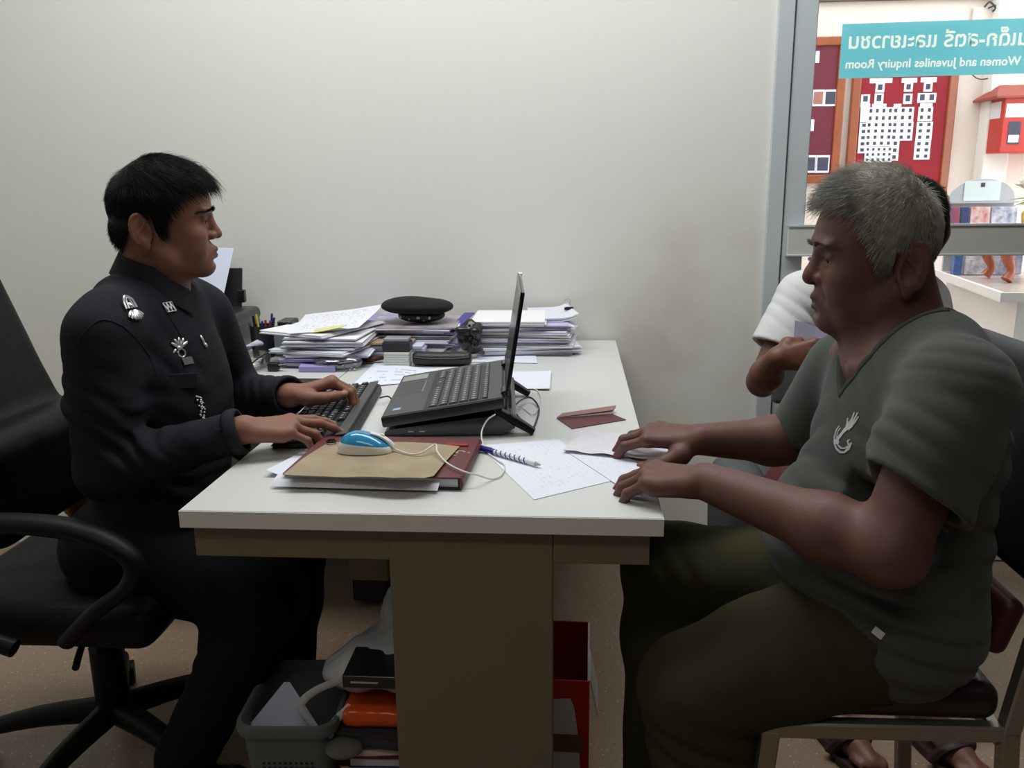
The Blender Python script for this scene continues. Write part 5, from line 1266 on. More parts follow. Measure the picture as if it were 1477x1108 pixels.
# hair
M_hair1 = mat('black_hair', srgb(20, 18, 18), .62, spec=.25, noise=.4, nscale=300)
hl1 = hairline([(-.10, -.052), (-.050, -.050), (-.036, -.018), (-.022, .018), (-.004, .040), (.014, .034), (.019, -.006), (.032, -.006), (.036, .022), (.050, .048), (.062, .072), (.085, .088), (.105, .094), (.2, .096)])
hc = hair_cap(HP, hl1, .005, M_hair1, of, disp=lambda P: .0012*waves(P, 240, 3), extra=lambda Fd: (Fd.ell(HP.w((.034, 0, .070)), (.078, .074, .067), HP.R, .02), Fd.ell(HP.w((-.014, 0, .010)), (.054, .064, .056), HP.R, .02)))
r1 = skull_roots(17000, hl1); cr = np.array((-.035, 0, .14)); dd = r1-cr; dd /= np.linalg.norm(dd, axis=1)[:, None]
nn = (r1-np.array((.026, 0, .052)))/np.array((.083, .075, .081))**2; nn /= np.linalg.norm(nn, axis=1)[:, None]
tang = dd-nn*(dd*nn).sum(1)[:, None]; tang /= np.linalg.norm(tang, axis=1)[:, None]+1e-6
tang = tang+np.where(r1[:, 2:3] > .09, 1.0, .2)*np.array((.9, 0, 0)); topm = np.clip((r1[:, 2]-.03)/.08, 0, 1)
dirs = tang+nn*(.22+.40*topm)[:, None]; Ln = .015+.024*topm
rn = RNG.normal(size=(9000, 3)); rn /= np.linalg.norm(rn, axis=1)[:, None]; rn = rn[(rn[:, 0] < .1)]; rp = np.array((-.014, 0, .010))+rn*np.array((.052, .062, .054)); mk = (rp[:, 2] < .045) & (rp[:, 2] > hl1(rp[:, 0])+.002) & (rp[:, 0] < -.022)
s0 = strands('nape', HP, rp[mk], rn[mk]*.22+np.array((-.1, 0, -1.0)), .014, .00042, None, None, seg=3, jit=.10)
s1 = strands('hair', HP, r1, dirs, Ln, .00042, None, None, seg=3, jit=.11, follow=.014, droop=.22)
mfr = (r1[:, 0] > .055) & (r1[:, 2] > .085); rf = r1[mfr][:900]
rf = np.repeat(rf, 2, axis=0)+RNG.normal(size=(len(rf)*2, 3))*.002
s2 = strands('fringe', HP, rf+np.array((0, 0, .008)), np.tile((.95, 0, -.10), (len(rf), 1)), .050, .00040, None, None, seg=5, jit=.18, droop=.32)
place(add_mesh('hair', [hc.mesh(.003), s0, s1, s2], M_hair1), of)['kind'] = 'stuff'
place(add_mesh('eyebrows', [brow_hair(HP, bv1, 300, 1.25)], M_hair1), of)['kind'] = 'stuff'

place(lash_lines(HP, .45, None).build('eyelashes', M_hair1, None, smooth=True), of)
# uniform shirt
M_navy = mat('black_uniform', srgb(28, 29, 37), .85, noise=.15, nscale=8, bump=.25, bscale=700, spec=.25)
M_navy2 = mat('uniform_collar', srgb(31, 32, 40), .8, bump=.25, bscale=700, spec=.25)
S1 = Field()
S1.ell((-.220, .42, .885), (.112, .165, .17), None, .05); S1.ell((-.205, .425, .80), (.108, .150, .15), None, .05); S1.ell((-.235, .42, .66), (.125, .155, .14), None, .06); S1.ell((-.29, .42, .53), (.14, .18, .10), None, .06)
S1.cap((-.232, .285, 1.010), (-.215, .545, 1.005), .058, .056, .05); S1.cap((-.245, .36, 1.018), (-.225, .48, 1.018), .050, None, .04)
S1.cap((-.258, .375, 1.028), (-.252, .465, 1.028), .044, None, .04); S1.cap((-.28, .34, .93), (-.28, .50, .93), .065, None, .06)
SRs = SR+V3(.004, -.006, -.004)
S1.cap(SRs, SR+(ER-SR)*.5, .068, .064, .035); S1.cap(SR+(ER-SR)*.5, ER, .062, .054, .02); S1.cap(ER, ER+(WR-ER)*.35, .052, .046, .02); S1.cap(ER+(WR-ER)*.35, WR-(WR-ER)*.05, .046, .038, .02)
S1.cap(SL, EL, .062, .056, .03); S1.cap(EL, WL-(WL-EL)*.05, .055, .040, .02)
for (E_, W_) in ((ER, WR), (EL, WL)):
    a = nrm(W_-E_); S1.cap(W_-a*.030, W_+a*.02, .0325, .0335, .003, 's'); S1.plane(W_-a*.010, a, .003) if False else custom(S1, (lambda c, a: (lambda P: np.maximum(-((P-c)@a), np.linalg.norm(P-c, axis=-1)-.075)))(W_-a*.010, a), 's', .003, W_, .09)
def fold1(P):
    d = .0024*waves(P, 34, 1)+fold(P, (-.28, .25, .90), (.3, .2, .93), .055, .005, .10, .8)
    ax = nrm(WR-ER)
    d = d+fold(P, (-.19, .19, .80), (.75, 0, .66), .034, .010, .075, .8)+fold(P, (-.13, .23, .770), (1, .1, -.25), .045, .0045, .06, .8)
    d = d+fold(P, (-.24, .20, .88), (.35, 0, .95), .050, .006, .09, .8)+fold(P, (-.16, .28, .72), (.5, .2, .9), .05, .007, .12, .9)
    d = d+fold(P, (-.14, .40, .74), (.25, 0, 1), .045, .006, .11, .7)+fold(P, (-.14, .33, .92), (.8, .3, .5), .05, .004, .09, .8)+fold(P, (-.08, .58, .79), (1, 0, .3), .035, .004, .07, .7)
    return d
S1.disp = fold1
o = place(add_mesh('shirt', [S1.mesh(.0042)], M_navy), of)
for (E_, W_) in ((ER, WR), (EL, WL)):
    a = nrm(W_-E_); c = W_-a*.016; x_ = nrm(np.cross(a, (0, 0, 1))); y_ = np.cross(a, x_)
    mb = MB(); mb.tube([Vector(c+(x_*math.cos(t*PI/12)+y_*math.sin(t*PI/12))*.0385) for t in range(24)], .0060, 8, closed=True, flat=(Vector(np.array(a, float)), 2.2)); place(mb.build('cuff', M_navy2, None, smooth='all'), of)
# collar: stand-up fall collar around the neck, open at the front
CF = frame_fwd((-.218, .424, 1.050), (math.cos(.3), math.sin(.3), -.36), (.34, .1, 1), .95)
mb = MB(); n = 30; V_ = []
for layer in range(2):
    for i in range(n+1):
        a = math.radians(28+(360-56)*i/n); c, s_ = math.cos(a), math.sin(a); fr_ = max(0, c)
        for (rr_, zz) in ((.066, .048-.030*fr_), (.074, .050-.032*fr_), (.081+.024*fr_, .004-.022*fr_-.010*max(0, fr_-.5)*2)):
            r_ = rr_+(0.003 if layer else 0); V_.append(CF.w((r_*c*1.05, r_*s_*.98, zz)))
f_ = []
for layer in range(2):
    b0 = layer*(n+1)*3
    for i in range(n):
        for j in range(2): q = (b0+i*3+j, b0+i*3+j+1, b0+(i+1)*3+j+1, b0+(i+1)*3+j); f_.append(q if layer else q[::-1])
K = (n+1)*3
for i in range(n): f_.append((i*3+2, (i+1)*3+2, K+(i+1)*3+2, K+i*3+2)); f_.append((i*3, i*3+K, (i+1)*3+K, (i+1)*3))
for i in (0, n): f_.append((i*3, i*3+1, i*3+1+K, i*3+K)); f_.append((i*3+1, i*3+2, i*3+2+K, i*3+1+K))
mb.add(V_, f_); place(mb.build('collar', M_navy2, None, smooth=True), of)
mb = MB(); V_ = []     # neck stand under the fall
# trousers, shoes, belt
M_trs = mat('black_trousers', srgb(14, 15, 20), .9, noise=.1, nscale=6, spec=.2)
T1 = Field(); T1.ell((-.30, .42, .525), (.15, .185, .10), None, .06)
leg(T1, (-.28, .335, .51), KR, AR, (.095, .074, .062), .05); leg(T1, (-.28, .505, .51), KL, AL, (.095, .078, .068), .05)
T1.disp = lambda P: .003*waves(P, 30, 6)+fold(P, (-.03, .28, .42), (.6, 0, .8), .05, .006, .1, .6)+fold(P, (-.08, .26, .25), (.1, 0, 1), .06, .006, .12, .6)
custom(T1, lambda P: .055-P[..., 2], 'i', .004)
place(add_mesh('trousers', [T1.mesh(.006)], M_trs), of)
for (A_, d_) in ((AR, (1, -.12)), (AL, (1, .1))):
    S_ = Field(); d3 = V3(d_[0], d_[1], 0); S_.cap(A_+V3(-.02, 0, -.045), A_+d3*.10+V3(0, 0, -.052), .036, .032, .02); S_.cap(A_+d3*.10+V3(0, 0, -.052), A_+d3*.155+V3(0, 0, -.058), .034, .026, .02); S_.cap(A_+V3(-.01, 0, .0), A_+V3(.0, 0, -.04), .040, .038, .03)
    custom(S_, lambda P: .002-P[..., 2], 'i', .003); place(add_mesh('shoe', [S_.mesh(.005)], mat('black_shoe', srgb(18, 18, 18), .25)), of)
# badges found on the real cloth surface
def surf(obj_name_list, px, py):
    dg = bpy.context.evaluated_depsgraph_get(); dg.update(); best = None
    for o in obj_name_list:
        bv_ = BVHTree.FromPolygons([o.matrix_world@v.co for v in o.data.vertices], [p.vertices[:] for p in o.data.polygons])
        h = bv_.ray_cast(Vector(CAM), Vector(ray(px, py)).normalized())
        if h[0] is not None and (best is None or h[3] < best[3]): best = h
    return best
def surf_frame(objs, px, py, up=(0, 0, 1)):
    h = surf(objs, px, py); z = h[1].normalized()
    if z.dot(Vector(CAM)-h[0]) < 0: z = -z
    y = Vector(up)-z*Vector(up).dot(z); y.normalize(); x = y.cross(z)
    return Matrix(((x.x, y.x, z.x, h[0].x), (x.y, y.y, z.y, h[0].y), (x.z, y.z, z.z, h[0].z), (0, 0, 0, 1)))
bpy.context.view_layer.update()
shirt1 = [c for c in of.children if c.name.startswith('shirt') or c.name.startswith('collar')]
def badge(name, m, fr4, fn, lab=None):
    mb = MB(); fn(mb); kk_ = 1.25 if name == 'shoulder_badge' else 1; mb.v = [tuple(fr4@(Vector(p)*kk_)) for p in mb.v]; o = place(mb.build(name, m, None, smooth=True), of)
    if lab: tag(o, lab)
    return o
def crown_(mb):
    for i in range(7): a = -PI/2-.9+i*.3; mb.ell((.010*math.cos(a), .010*math.sin(a)-.002, .003), (.0085, .003, .002), Matrix.Rotation(a, 3, 'Z'), 8, 6)
    mb.tube([(-.009, 0, .003), (-.007, .013, .005), (0, .019, .006), (.008, .013, .005), (.010, 0, .003)], .0016, 6, smooth=4); mb.tube([(-.004, 0, .003), (-.002, .014, .005), (.003, .015, .005), (.005, 0, .003)], .0013, 6, smooth=4); mb.ell((0, .004, .004), (.004, .005, .003), None, 8, 6)
def collar_(mb):
    for i in range(5): mb.box((-.009+.0045*i, .001*(i % 2), .003), (.0034, .020, .002), .0006, Matrix.Rotation(.35*(-1)**i, 3, 'Z'))
    mb.tube([(-.012, -.009, .003), (.012, -.009, .003), (.012, .010, .003), (-.012, .010, .003)], .0013, 6, closed=True)
def wing_(mb):
    for i in range(5):
        a = .5+.5*i; mb.ell((.011*math.cos(a), .010*math.sin(a), .003), (.011, .0032, .002), Matrix.Rotation(a, 3, 'Z'), 8, 6)
    mb.tube([(.008*math.cos(t*.7), .008*math.sin(t*.7)-.010, .003) for t in range(9)], .0016, 6, closed=True); mb.ell((-.014, -.004, .003), (.006, .0028, .002), Matrix.Rotation(.7, 3, 'Z'), 8, 6); mb.ell((-.004, .0, .004), (.005, .005, .003), None, 8, 6)
def chain_(mb):
    r = random.Random(3)
    for i in range(26): mb.ell((r.uniform(-.007, .007), -.024+.0019*i, .003), (.0026, .0022, .002), None, 6, 5)
badge('shoulder_badge', M_silver, surf_frame(shirt1, 188, 446), crown_, 'silver crown shaped shoulder badge')
badge('collar_badge', M_silver, surf_frame(shirt1, 243, 444), collar_, 'square silver collar badge')
badge('wing_badge', M_silver, surf_frame(shirt1, 259, 502), wing_, 'silver winged chest badge')
badge('name_tag', mat('tag_grey', srgb(70, 72, 74), .4, noise=.4, nscale=400, col2=srgb(150, 150, 150)), surf_frame(shirt1, 270, 521, (.25, 0, 1)), lambda mb: mb.box((0, 0, .002), (.028, .015, .002), .0006), 'grey name tag')
badge('silver_pins', M_silver, surf_frame(shirt1, 289, 588), chain_, 'column of small silver pins at the shirt front')
badge('far_badge', M_silver, surf_frame(shirt1, 291, 492), lambda mb: (mb.ell((0, 0, .003), (.003, .012, .002), None, 8, 6), mb.ell((.002, -.010, .004), (.004, .005, .002), None, 8, 6)))
for pts_ in ([(108, 506), (122, 480), (140, 464), (156, 462), (176, 470), (196, 488), (214, 512), (226, 540)], [(214, 412), (232, 436), (248, 462), (262, 486)]):
    sp3 = [surf(shirt1, x, y) for x, y in pts_]; place(MB().tube([h[0]+(Vector(CAM)-h[0]).normalized()*.0004 for h in sp3 if h], .0014, 6, smooth=4).build('seam', M_navy2, None, smooth=True), of)
fr4 = surf_frame(shirt1, 262, 550)
badge('pocket_flap', M_navy2, fr4, lambda mb: mb.box((0, 0, .001), (.060, .030, .0035), .0015, Matrix.Rotation(-.1, 3, 'Z')))
frs = surf_frame(shirt1, 195, 446, (0, 0, 1))

# =============================================================== the older man (right)
skin2 = mat('skin_old', srgb(108, 70, 60), .55, noise=.30, nscale=45, bump=.10, bscale=500, attr=True, sss=.05, spec=.45)
om = person('person', 'grey haired older man in dark olive T-shirt seated at right, hands on the papers', (1.13, .08, 0))
ot = math.radians(-3); HO = frame_fwd((1.095, .128, 1.112), (-math.cos(ot), -math.sin(ot), -.08), (-.08, .0, 1), .95); KO = 1.10
pOld = dict(lid=.62, nose=1.22, fat=.004, lipcol=(.72, .55, .56), ear=1.12, open=.0028, age=1.0, stubble=.35)
H2 = Field(); head_field(H2, HO, pOld)
for q in (-1, 1):
    H2.cap(HO.w((.094, .020*q, .010)), HO.w((.088, .044*q, .004)), .0022, .0016, .006, 's'); H2.cap(HO.w((.112, .010*q, .047)), HO.w((.110, .028*q, .050)), .0045, .003, .008)
    H2.ell(HO.w((.070, .048*q, -.060)), (.020, .012, .020), HO.R, .02)
H2.cap(HO.w((.100, -.03, .066)), HO.w((.100, .03, .066)), .0012, None, .006, 's'); H2.cap(HO.w((.096, -.03, .078)), HO.w((.096, .03, .078)), .0012, None, .006, 's')
H2.cap(HO.w((-.010, 0, -.02)), (1.122, .105, 1.000), .049, .060, .03); H2.cap(HO.w((.030, 0, -.058)), (1.080, .090, .990), .042, .052, .03); H2.cap(HO.w((.066, 0, -.066)), HO.w((.025, 0, -.085)), .022, .03, .03)
H2.cap((1.11, -.045, .972), (1.08, .19, .955), .056, .054, .05); H2.ell((1.098, .075, .905), (.078, .11, .09), None, .04)
H2.cap(HO.w((.012, .035, -.05)), (1.050, .065, .985), .010, .009, .012); H2.cap((1.03, .06, .975), (1.09, -.05, .995), .008, .007, .015)
vh2 = H2.mesh(.0021); bv2 = head_bvh(vh2, HO); vh2 = (stretch(HO, KO, vh2[0]), vh2[1])
nails2 = []; A2 = Field()
SN, EN, WN = V3(1.105, -.100, .970), V3(1.022, -.150, .772), V3(.815, .036, .797)
SF, EF, WF = V3(1.070, .245, .925), V3(1.035, .325, .775), V3(.838, .262, .795)
arm(A2, SN, EN, WN, (.052, .046, .038, .029), .025, .006); A2.ell(EN+V3(.016, -.004, -.008), (.024, .026, .024), None, .02)
arm(A2, SF, EF, WF, (.050, .044, .037, .028), .025, .005)
hand(A2, nails2, WN, (-.84, .52, -.10), (-.10, .02, 1), -1, [(22, 26, 16), (24, 28, 16), (26, 32, 18), (28, 34, 20)], (6, 1, -4, -10), thumb=((.030, .034, -.012), (.060, .050, -.018), (.088, .054, -.024), (.108, .050, -.028)), fat=1.10, k=1.08)
hand(A2, nails2, WF, (-.92, .28, .02), (-.15, -.25, 1), 1, [(20, 40, 20), (22, 42, 22), (26, 44, 22), (28, 44, 22)], (6, 0, -5, -12), thumb=((.028, .036, -.014), (.050, .056, -.020), (.072, .064, -.026), (.092, .062, -.030)), fat=1.08)
for P0, P1, r_ in ((EN+(WN-EN)*.3+V3(0, -.02, .030), EN+(WN-EN)*.9+V3(0, -.008, .024), .003), (EN+(WN-EN)*.4+V3(.01, -.03, .012), EN+(WN-EN)*.8+V3(.0, -.022, .012), .0025)): A2.cap(P0, P1, r_, None, .008)
va2 = A2.mesh(.0024)
B2 = Field(); B2.ell((1.12, .07, .82), (.08, .12, .13), None, .05); B2.ell((1.06, .05, .70), (.11, .13, .12), None, .05); B2.ell((1.11, .08, .585), (.085, .12, .07), None, .05)
KN, AN, KF, AF = V3(.805, -.005, .470), V3(.865, .02, .10), V3(.790, .262, .545), V3(.785, .27, .10)
leg(B2, (1.13, .0, .58), KN, AN, (.065, .048, .036)); leg(B2, (1.12, .16, .58), KF, AF, (.065, .048, .036))
vb2 = B2.mesh(.009); tint2 = head_tint(HO, pOld)
place(add_mesh('body', [vh2, va2, vb2], skin2, None, tint=lambda v: nail_tint(nails2, tint2(v), v)), om)
add_eyes(HO, om)
for o_ in list(om.children)+[c for k_ in om.children for c in k_.children]:
    if o_.name.startswith(('eyeball', 'iris')): o_.data.transform(Matrix.Translation((0, 0, .0205*.95*(KO-1))))
# grey hair
M_hair2 = mat('silver_hair', srgb(214, 210, 200), .55, spec=.3, noise=.45, nscale=70, col2=srgb(120, 115, 106), attr=True)
hl2 = hairline([(-.10, -.035), (-.055, -.032), (-.040, -.012), (-.024, .020), (-.004, .042), (.014, .040), (.020, -.004), (.034, -.008), (.040, .024), (.052, .058), (.064, .086), (.080, .098), (.100, .103), (.2, .106)])
hc2 = hair_cap(HO, hl2, .005, None, om, disp=lambda P: .0020*waves(P, 260, 5), extra=lambda Fd: Fd.ell(HO.w((.034, 0, .074)), (.080, .070, .066), HO.R, .02))
r2 = np.concatenate([skull_roots(15000, hl2), skull_roots(5000, lambda x: .10+0*x)]); dd = r2-np.array((-.05, 0, .12)); dd /= np.linalg.norm(dd, axis=1)[:, None]
nn = (r2-np.array((.026, 0, .052)))/np.array((.083, .075, .081))**2; nn /= np.linalg.norm(nn, axis=1)[:, None]
tang = dd-nn*(dd*nn).sum(1)[:, None]; tang /= np.linalg.norm(tang, axis=1)[:, None]+1e-6; topm = np.clip((r2[:, 2]-.03)/.08, 0, 1); frm = np.clip((r2[:, 0]-.02)/.06, 0, 1)*topm
dirs = tang+np.array((.8, 0, 0))*topm[:, None]+nn*(.22+.70*topm)[:, None]; Ln = .014+.020*topm+.006*frm
s1 = strands('hair', HO, r2, dirs, Ln, .00040, None, None, seg=3, jit=.15, follow=.014, droop=.14)
mfr = (r2[:, 0] > .050) & (r2[:, 2] > .09); rf = r2[mfr][:900]
s2 = strands('fringe', HO, rf+np.array((.002, 0, .010)), np.tile((.80, 0, .50), (len(rf), 1)), .026, .00038, None, None, seg=5, jit=.24, droop=.18)
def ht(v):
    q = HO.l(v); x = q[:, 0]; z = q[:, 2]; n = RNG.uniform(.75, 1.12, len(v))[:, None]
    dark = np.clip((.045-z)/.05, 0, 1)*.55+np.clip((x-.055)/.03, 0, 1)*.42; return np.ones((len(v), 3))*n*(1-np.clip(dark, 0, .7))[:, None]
st_ = lambda vq: (stretch(HO, KO, vq[0]), vq[1])
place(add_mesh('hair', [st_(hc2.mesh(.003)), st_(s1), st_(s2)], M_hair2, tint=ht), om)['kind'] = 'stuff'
lm = lash_lines(HO, .62, None); lm.v = [tuple(p) for p in stretch(HO, KO, np.array([tuple(q) for q in lm.v]))]; place(lm.build('eyelashes', mat('lash_dark', srgb(35, 25, 22), .6), None, smooth=True), om)
place(add_mesh('eyebrows', [st_(brow_hair(HO, bv2, 200, 1.1))], mat('grey_brow', srgb(92, 80, 74), .8)), om)['kind'] = 'stuff'

# T-shirt
M_tee = mat('olive_tee', srgb(74, 77, 72), .92, noise=.12, nscale=10, bump=.3, bscale=800, sheen=.15, spec=.15)
M_tee2 = mat('olive_collar', srgb(66, 69, 64), .92, bump=.4, bscale=900, spec=.15)
def tee_base(g=0.0):
    S = Field()
    S.ell((1.105, .07, .855), (.118+g, .165+g, .150+g), None, .05); S.ell((1.140, .07, .865), (.090+g, .160+g, .150+g), None, .06); S.ell((1.055, .065, .705), (.140+g, .165+g, .125+g), None, .06)
    S.ell((1.120, .07, .70), (.118+g, .165+g, .13+g), None, .05); S.ell((1.115, .075, .592), (.125+g, .190+g, .092+g), None, .05); S.cap((1.098, -.010, .588), (1.115, .03, .60), .106+g, .10+g, .04)
    S.cap((1.115, -.070, .978), (1.085, .215, .945), .057+g, .055+g, .05); S.cap((1.130, .02, 1.000), (1.115, .14, .990), .062+g, .060+g, .04)
    return S
S2 = tee_base()
aN = nrm(EN-SN); eN = SN+aN*.135+V3(-.006, -.012, 0)
S2.cap(SN+V3(.004, -.004, .0), SN+aN*.07+V3(0, -.006, 0), .068, .070, .04); S2.cap(SN+aN*.07+V3(0, -.006, 0), eN+aN*.04, .070, .077, .02)
aF = nrm(EF-SF); eF = SF+aF*.145
S2.cap(SF, eF+aF*.03, .064, .066, .03)
for e_, a_ in ((eN, nrm(aN+V3(-.25, 0, .1))), (eF, aF)):
    custom(S2, (lambda c, a: (lambda P: np.maximum(-((P-c)@a), np.linalg.norm(P-c-a*.03, axis=-1)-.125)))(e_, a_), 's', .004, e_, .16)
    S2.cap(e_-a_*.045, e_+a_*.03, .052, .067, .004, 's')
VB = V3(.988, .045, .942)
def neckcut():
    N_ = Field(); N_.cap((1.118, .100, 1.00), (1.105, .10, 1.16), .064, .075, .02); nd = V3(-1, -.12, .15); T_ = V3(1.08, .10, 1.04); pl = []
    for Q_ in (V3(1.066, .185, 1.010), V3(1.105, .026, 1.028)):
        n_ = nrm(np.cross(Q_-VB, nd)); n_ = -n_ if (T_-VB)@n_ > 0 else n_; pl.append(n_)
    base_ = fsdf(N_)
    def cut_(P):
        q = P-VB; wd = np.maximum(q@pl[0], q@pl[1]); wd = np.maximum(wd, P[..., 0]-1.125); wd = np.maximum(wd, VB[2]-.01-P[..., 2])
        return np.minimum(wd, base_(P))
    return cut_
nc = neckcut(); custom(S2, nc, 's', .004)
def fold2(P):
    d = .0026*waves(P, 32, 4)+fold(P, (1.19, .0, .90), (.5, 0, .85), .05, .006, .10, .8)+fold(P, (1.06, -.14, .83), (.9, 0, .4), .045, .005, .07, .8)
    d = d+fold(P, (1.05, -.13, .90), (.55, 0, .84), .036, .006, .07, .8)+fold(P, (1.02, -.06, .86), (.9, .2, .30), .050, .007, .09, .8)+fold(P, (1.10, -.10, 1.0), (.2, .3, 1), .030, .003, .06, .8)
    d = d+fold(P, (1.0, -.02, .76), (.25, 0, 1), .045, .007, .09, .8)+fold(P, (1.03, -.08, .66), (.3, 0, 1), .040, .009, .10, .8)+fold(P, (1.12, -.09, .60), (.1, 0, 1), .045, .008, .11, .7)+fold(P, (1.18, -.06, .74), (.3, 0, 1), .06, .006, .1, .7)
    return d+fold(P, (.97, .12, .84), (.7, .3, .6), .05, .006, .08, .8)+fold(P, (1.04, .02, .96), (.6, -.6, .5), .04, .003, .06, .6)
S2.disp = fold2
tee = place(add_mesh('t_shirt', [S2.mesh(.0040)], M_tee), om)
CB = tee_base(.0022); CB.disp = fold2; custom(CB, lambda P: np.abs(nc(P)-.005)-.005, 'i', .002)
place(add_mesh('neckband', [CB.mesh(.0028)], M_tee2), om)
# sleeve hem band
M_olv = mat('olive_trousers', srgb(62, 60, 40), .9, noise=.15, nscale=7, bump=.2, bscale=500, spec=.15)
T2 = Field(); T2.ell((1.120, .075, .575), (.112, .16, .080), None, .05)
leg(T2, (1.09, -.002, .575), KN, AN, (.098, .080, .074), .05); leg(T2, (1.09, .16, .575), KF, AF, (.095, .078, .070), .05)
T2.cap((1.06, .0, .60), (.90, .0, .53), .085, .08, .05)
T2.disp = lambda P: .003*waves(P, 28, 9)+fold(P, (.82, -.05, .38), (.3, 0, 1), .05, .009, .09, .8)+fold(P, (.98, -.06, .56), (.9, 0, .4), .06, .007, .10, .8)+fold(P, (.84, -.02, .22), (.1, 0, 1), .05, .008, .1, .8)+fold(P, (.80, .22, .56), (1, 0, .3), .05, .006, .08, .7)
custom(T2, lambda P: .05-P[..., 2], 'i', .004)
trs = place(add_mesh('trousers', [T2.mesh(.0052)], M_olv), om)
for (A_, d_) in ((AN, (-1, -.1)), (AF, (-1, .1))):
    S_ = Field(); d3 = V3(d_[0], d_[1], 0); S_.cap(A_+V3(.03, 0, -.06), A_+d3*.10+V3(0, 0, -.065), .036, .036, .02); S_.cap(A_+d3*.10+V3(0, 0, -.065), A_+d3*.16+V3(0, 0, -.075), .036, .026, .02); S_.cap(A_, A_+V3(.01, 0, -.05), .040, .038, .03)
    custom(S_, lambda P: .002-P[..., 2], 'i', .003); place(add_mesh('shoe', [S_.mesh(.005)], mat('dark_shoe', srgb(30, 26, 24), .5)), om)
bpy.context.view_layer.update()
# chest print: a raised hand in a curved ribbon
fr4 = surf_frame([tee], 1216, 628, (.05, 0, 1)); M_print_w = mat('shirt_print', srgb(196, 200, 198), .8, noise=.3, nscale=300)
bvt = BVHTree.FromPolygons([tee.matrix_world@v.co for v in tee.data.vertices], [p.vertices[:] for p in tee.data.polygons])
def decal(name, m, polys, fr4, off_=.0012, label=None, parent=om, bv=bvt):
    mb = MB(); zdir = (fr4.to_3x3()@Vector((0, 0, 1)))
    for poly in polys:
        top = []; bot = []
        for x, y in poly:
            p = fr4@Vector((x, y, .03)); h = bv.ray_cast(p, -zdir); q = h[0] if h[0] is not None and h[3] < .06 else fr4@Vector((x, y, 0)); top.append(q+zdir*off_); bot.append(q-zdir*.001)
        n = len(poly)//2                                             # strip polygons: left side then right side reversed
        k = len(mb.v); mb.v += [tuple(p) for p in top+bot]; N_ = len(poly)
        for i in range(n-1): mb.f.append((k+i, k+i+1, k+N_-2-i, k+N_-1-i))
        for i in range(N_): j = (i+1) % N_; mb.f.append((k+i, k+j, k+N_+j, k+N_+i))
    o = place(mb.build(name, m, None), parent); 
    if label: tag(o, label)
    return o
def strip(pts, ws):
    L, R_2 = [], []
    for i, p in enumerate(pts):
        a = Vector(pts[max(i-1, 0)]); b = Vector(pts[min(i+1, len(pts)-1)]); t = (b-a).normalized(); n_ = Vector((-t.y, t.x)); w = ws[i] if isinstance(ws, (list, tuple)) else ws
        L.append(tuple(Vector(p)+n_*w)); R_2.append(tuple(Vector(p)-n_*w))
    return L+R_2[::-1]
K_ = .00122
def S_(pts, ws): return strip([(x*K_, y*K_) for x, y in pts], [w*K_ for w in ws] if isinstance(ws, list) else ws*K_)
arc = [(-14+2, 8), (-15+1, 2), (-14, -6), (-11, -13), (-5, -18), (3, -20), (10, -18), (15, -13)]
decal('chest_print', M_print_w, [S_([(-9, -11), (-5, -4), (-1, 4), (2, 11)], [2.6, 2.2, 2.2, 3.0]), S_([(2, 10), (5, 16), (7, 21)], [4.5, 4.5, 3.2]), S_([(4, 19), (5, 25), (5, 30)], [1.4, 1.1, .7]), S_([(7, 19), (9, 25), (10, 31)], [1.4, 1.1, .7]), S_([(9, 17), (12, 23), (13, 27)], [1.3, 1.0, .7]), S_([(1, 12), (-2, 17), (-3, 21)], [1.4, 1.1, .8]),
      S_(arc, [.8, 1.0, 1.1, 1.2, 1.2, 1.2, 1.1, .9]), S_([(x*.78+1, y*.78+.5) for x, y in arc], .8), S_([(-12, -12), (-8, -10), (-3, -11)], [2.8, 3.2, 2.0]), S_([(11, -17), (15, -11), (17, -4)], [1.2, 2.2, 1.2]), S_([(14, -8), (11, -4), (13, -1)], [.9, 1.3, .6])], fr4, label='white emblem of a raised hand in a curved ribbon printed on the chest')
fr5 = surf_frame([tee, trs], 1267, 914, (.5, 0, 1))
place((lambda mb: (setattr(mb, 'v', [tuple(fr5@Vector(p)) for p in mb.v]), mb.build('label_tag', M_card, None))[1])(MB().box((0, 0, .004), (.016, .011, .0015), .0004, Matrix.Rotation(.5, 3, 'Y'))), om)['label'] = 'small white label sticking out of the shirt hem'

# =============================================================== third person behind the older man
tp_ = person('person', 'person in white T-shirt behind the older man holding a folded paper', (1.42, 1.12, 0))
skin3 = mat('skin_third', srgb(116, 76, 62), .5, noise=.15, nscale=40, bump=.1, bscale=300, attr=True, sss=.05)
H3F = frame_fwd((1.506, 1.09, 1.118), (-1, -.05, -.15), (-.1, 0, 1), .98)
H3 = Field(); head_field(H3, H3F, dict(lid=.4)); H3.cap(H3F.w((-.02, 0, -.01)), (1.45, 1.11, .97), .054, .058, .03); H3.cap((1.32, 1.07, .93), (1.54, 1.15, .93), .05, None, .05)
nails3 = []; SR3, ER3, WR3 = V3(1.208, 1.05, .940), V3(1.105, .985, .735), V3(1.110, .860, .825)
A3 = Field(); arm(A3, SR3, ER3, WR3, (.044, .040, .034, .026), .02, .005)
hand(A3, nails3, WR3, (.93, -.05, .10), (-.15, -1, .25), 1, [(35, 40, 20), (38, 42, 20), (42, 44, 22), (46, 46, 22)], (4, 0, -3, -7), thumb=((.028, .030, -.010), (.056, .034, -.022), (.082, .026, -.036), (.100, .018, -.042)))
SL3, EL3, WL3 = V3(1.555, 1.14, .92), V3(1.60, 1.05, .66), V3(1.42, .90, .62)
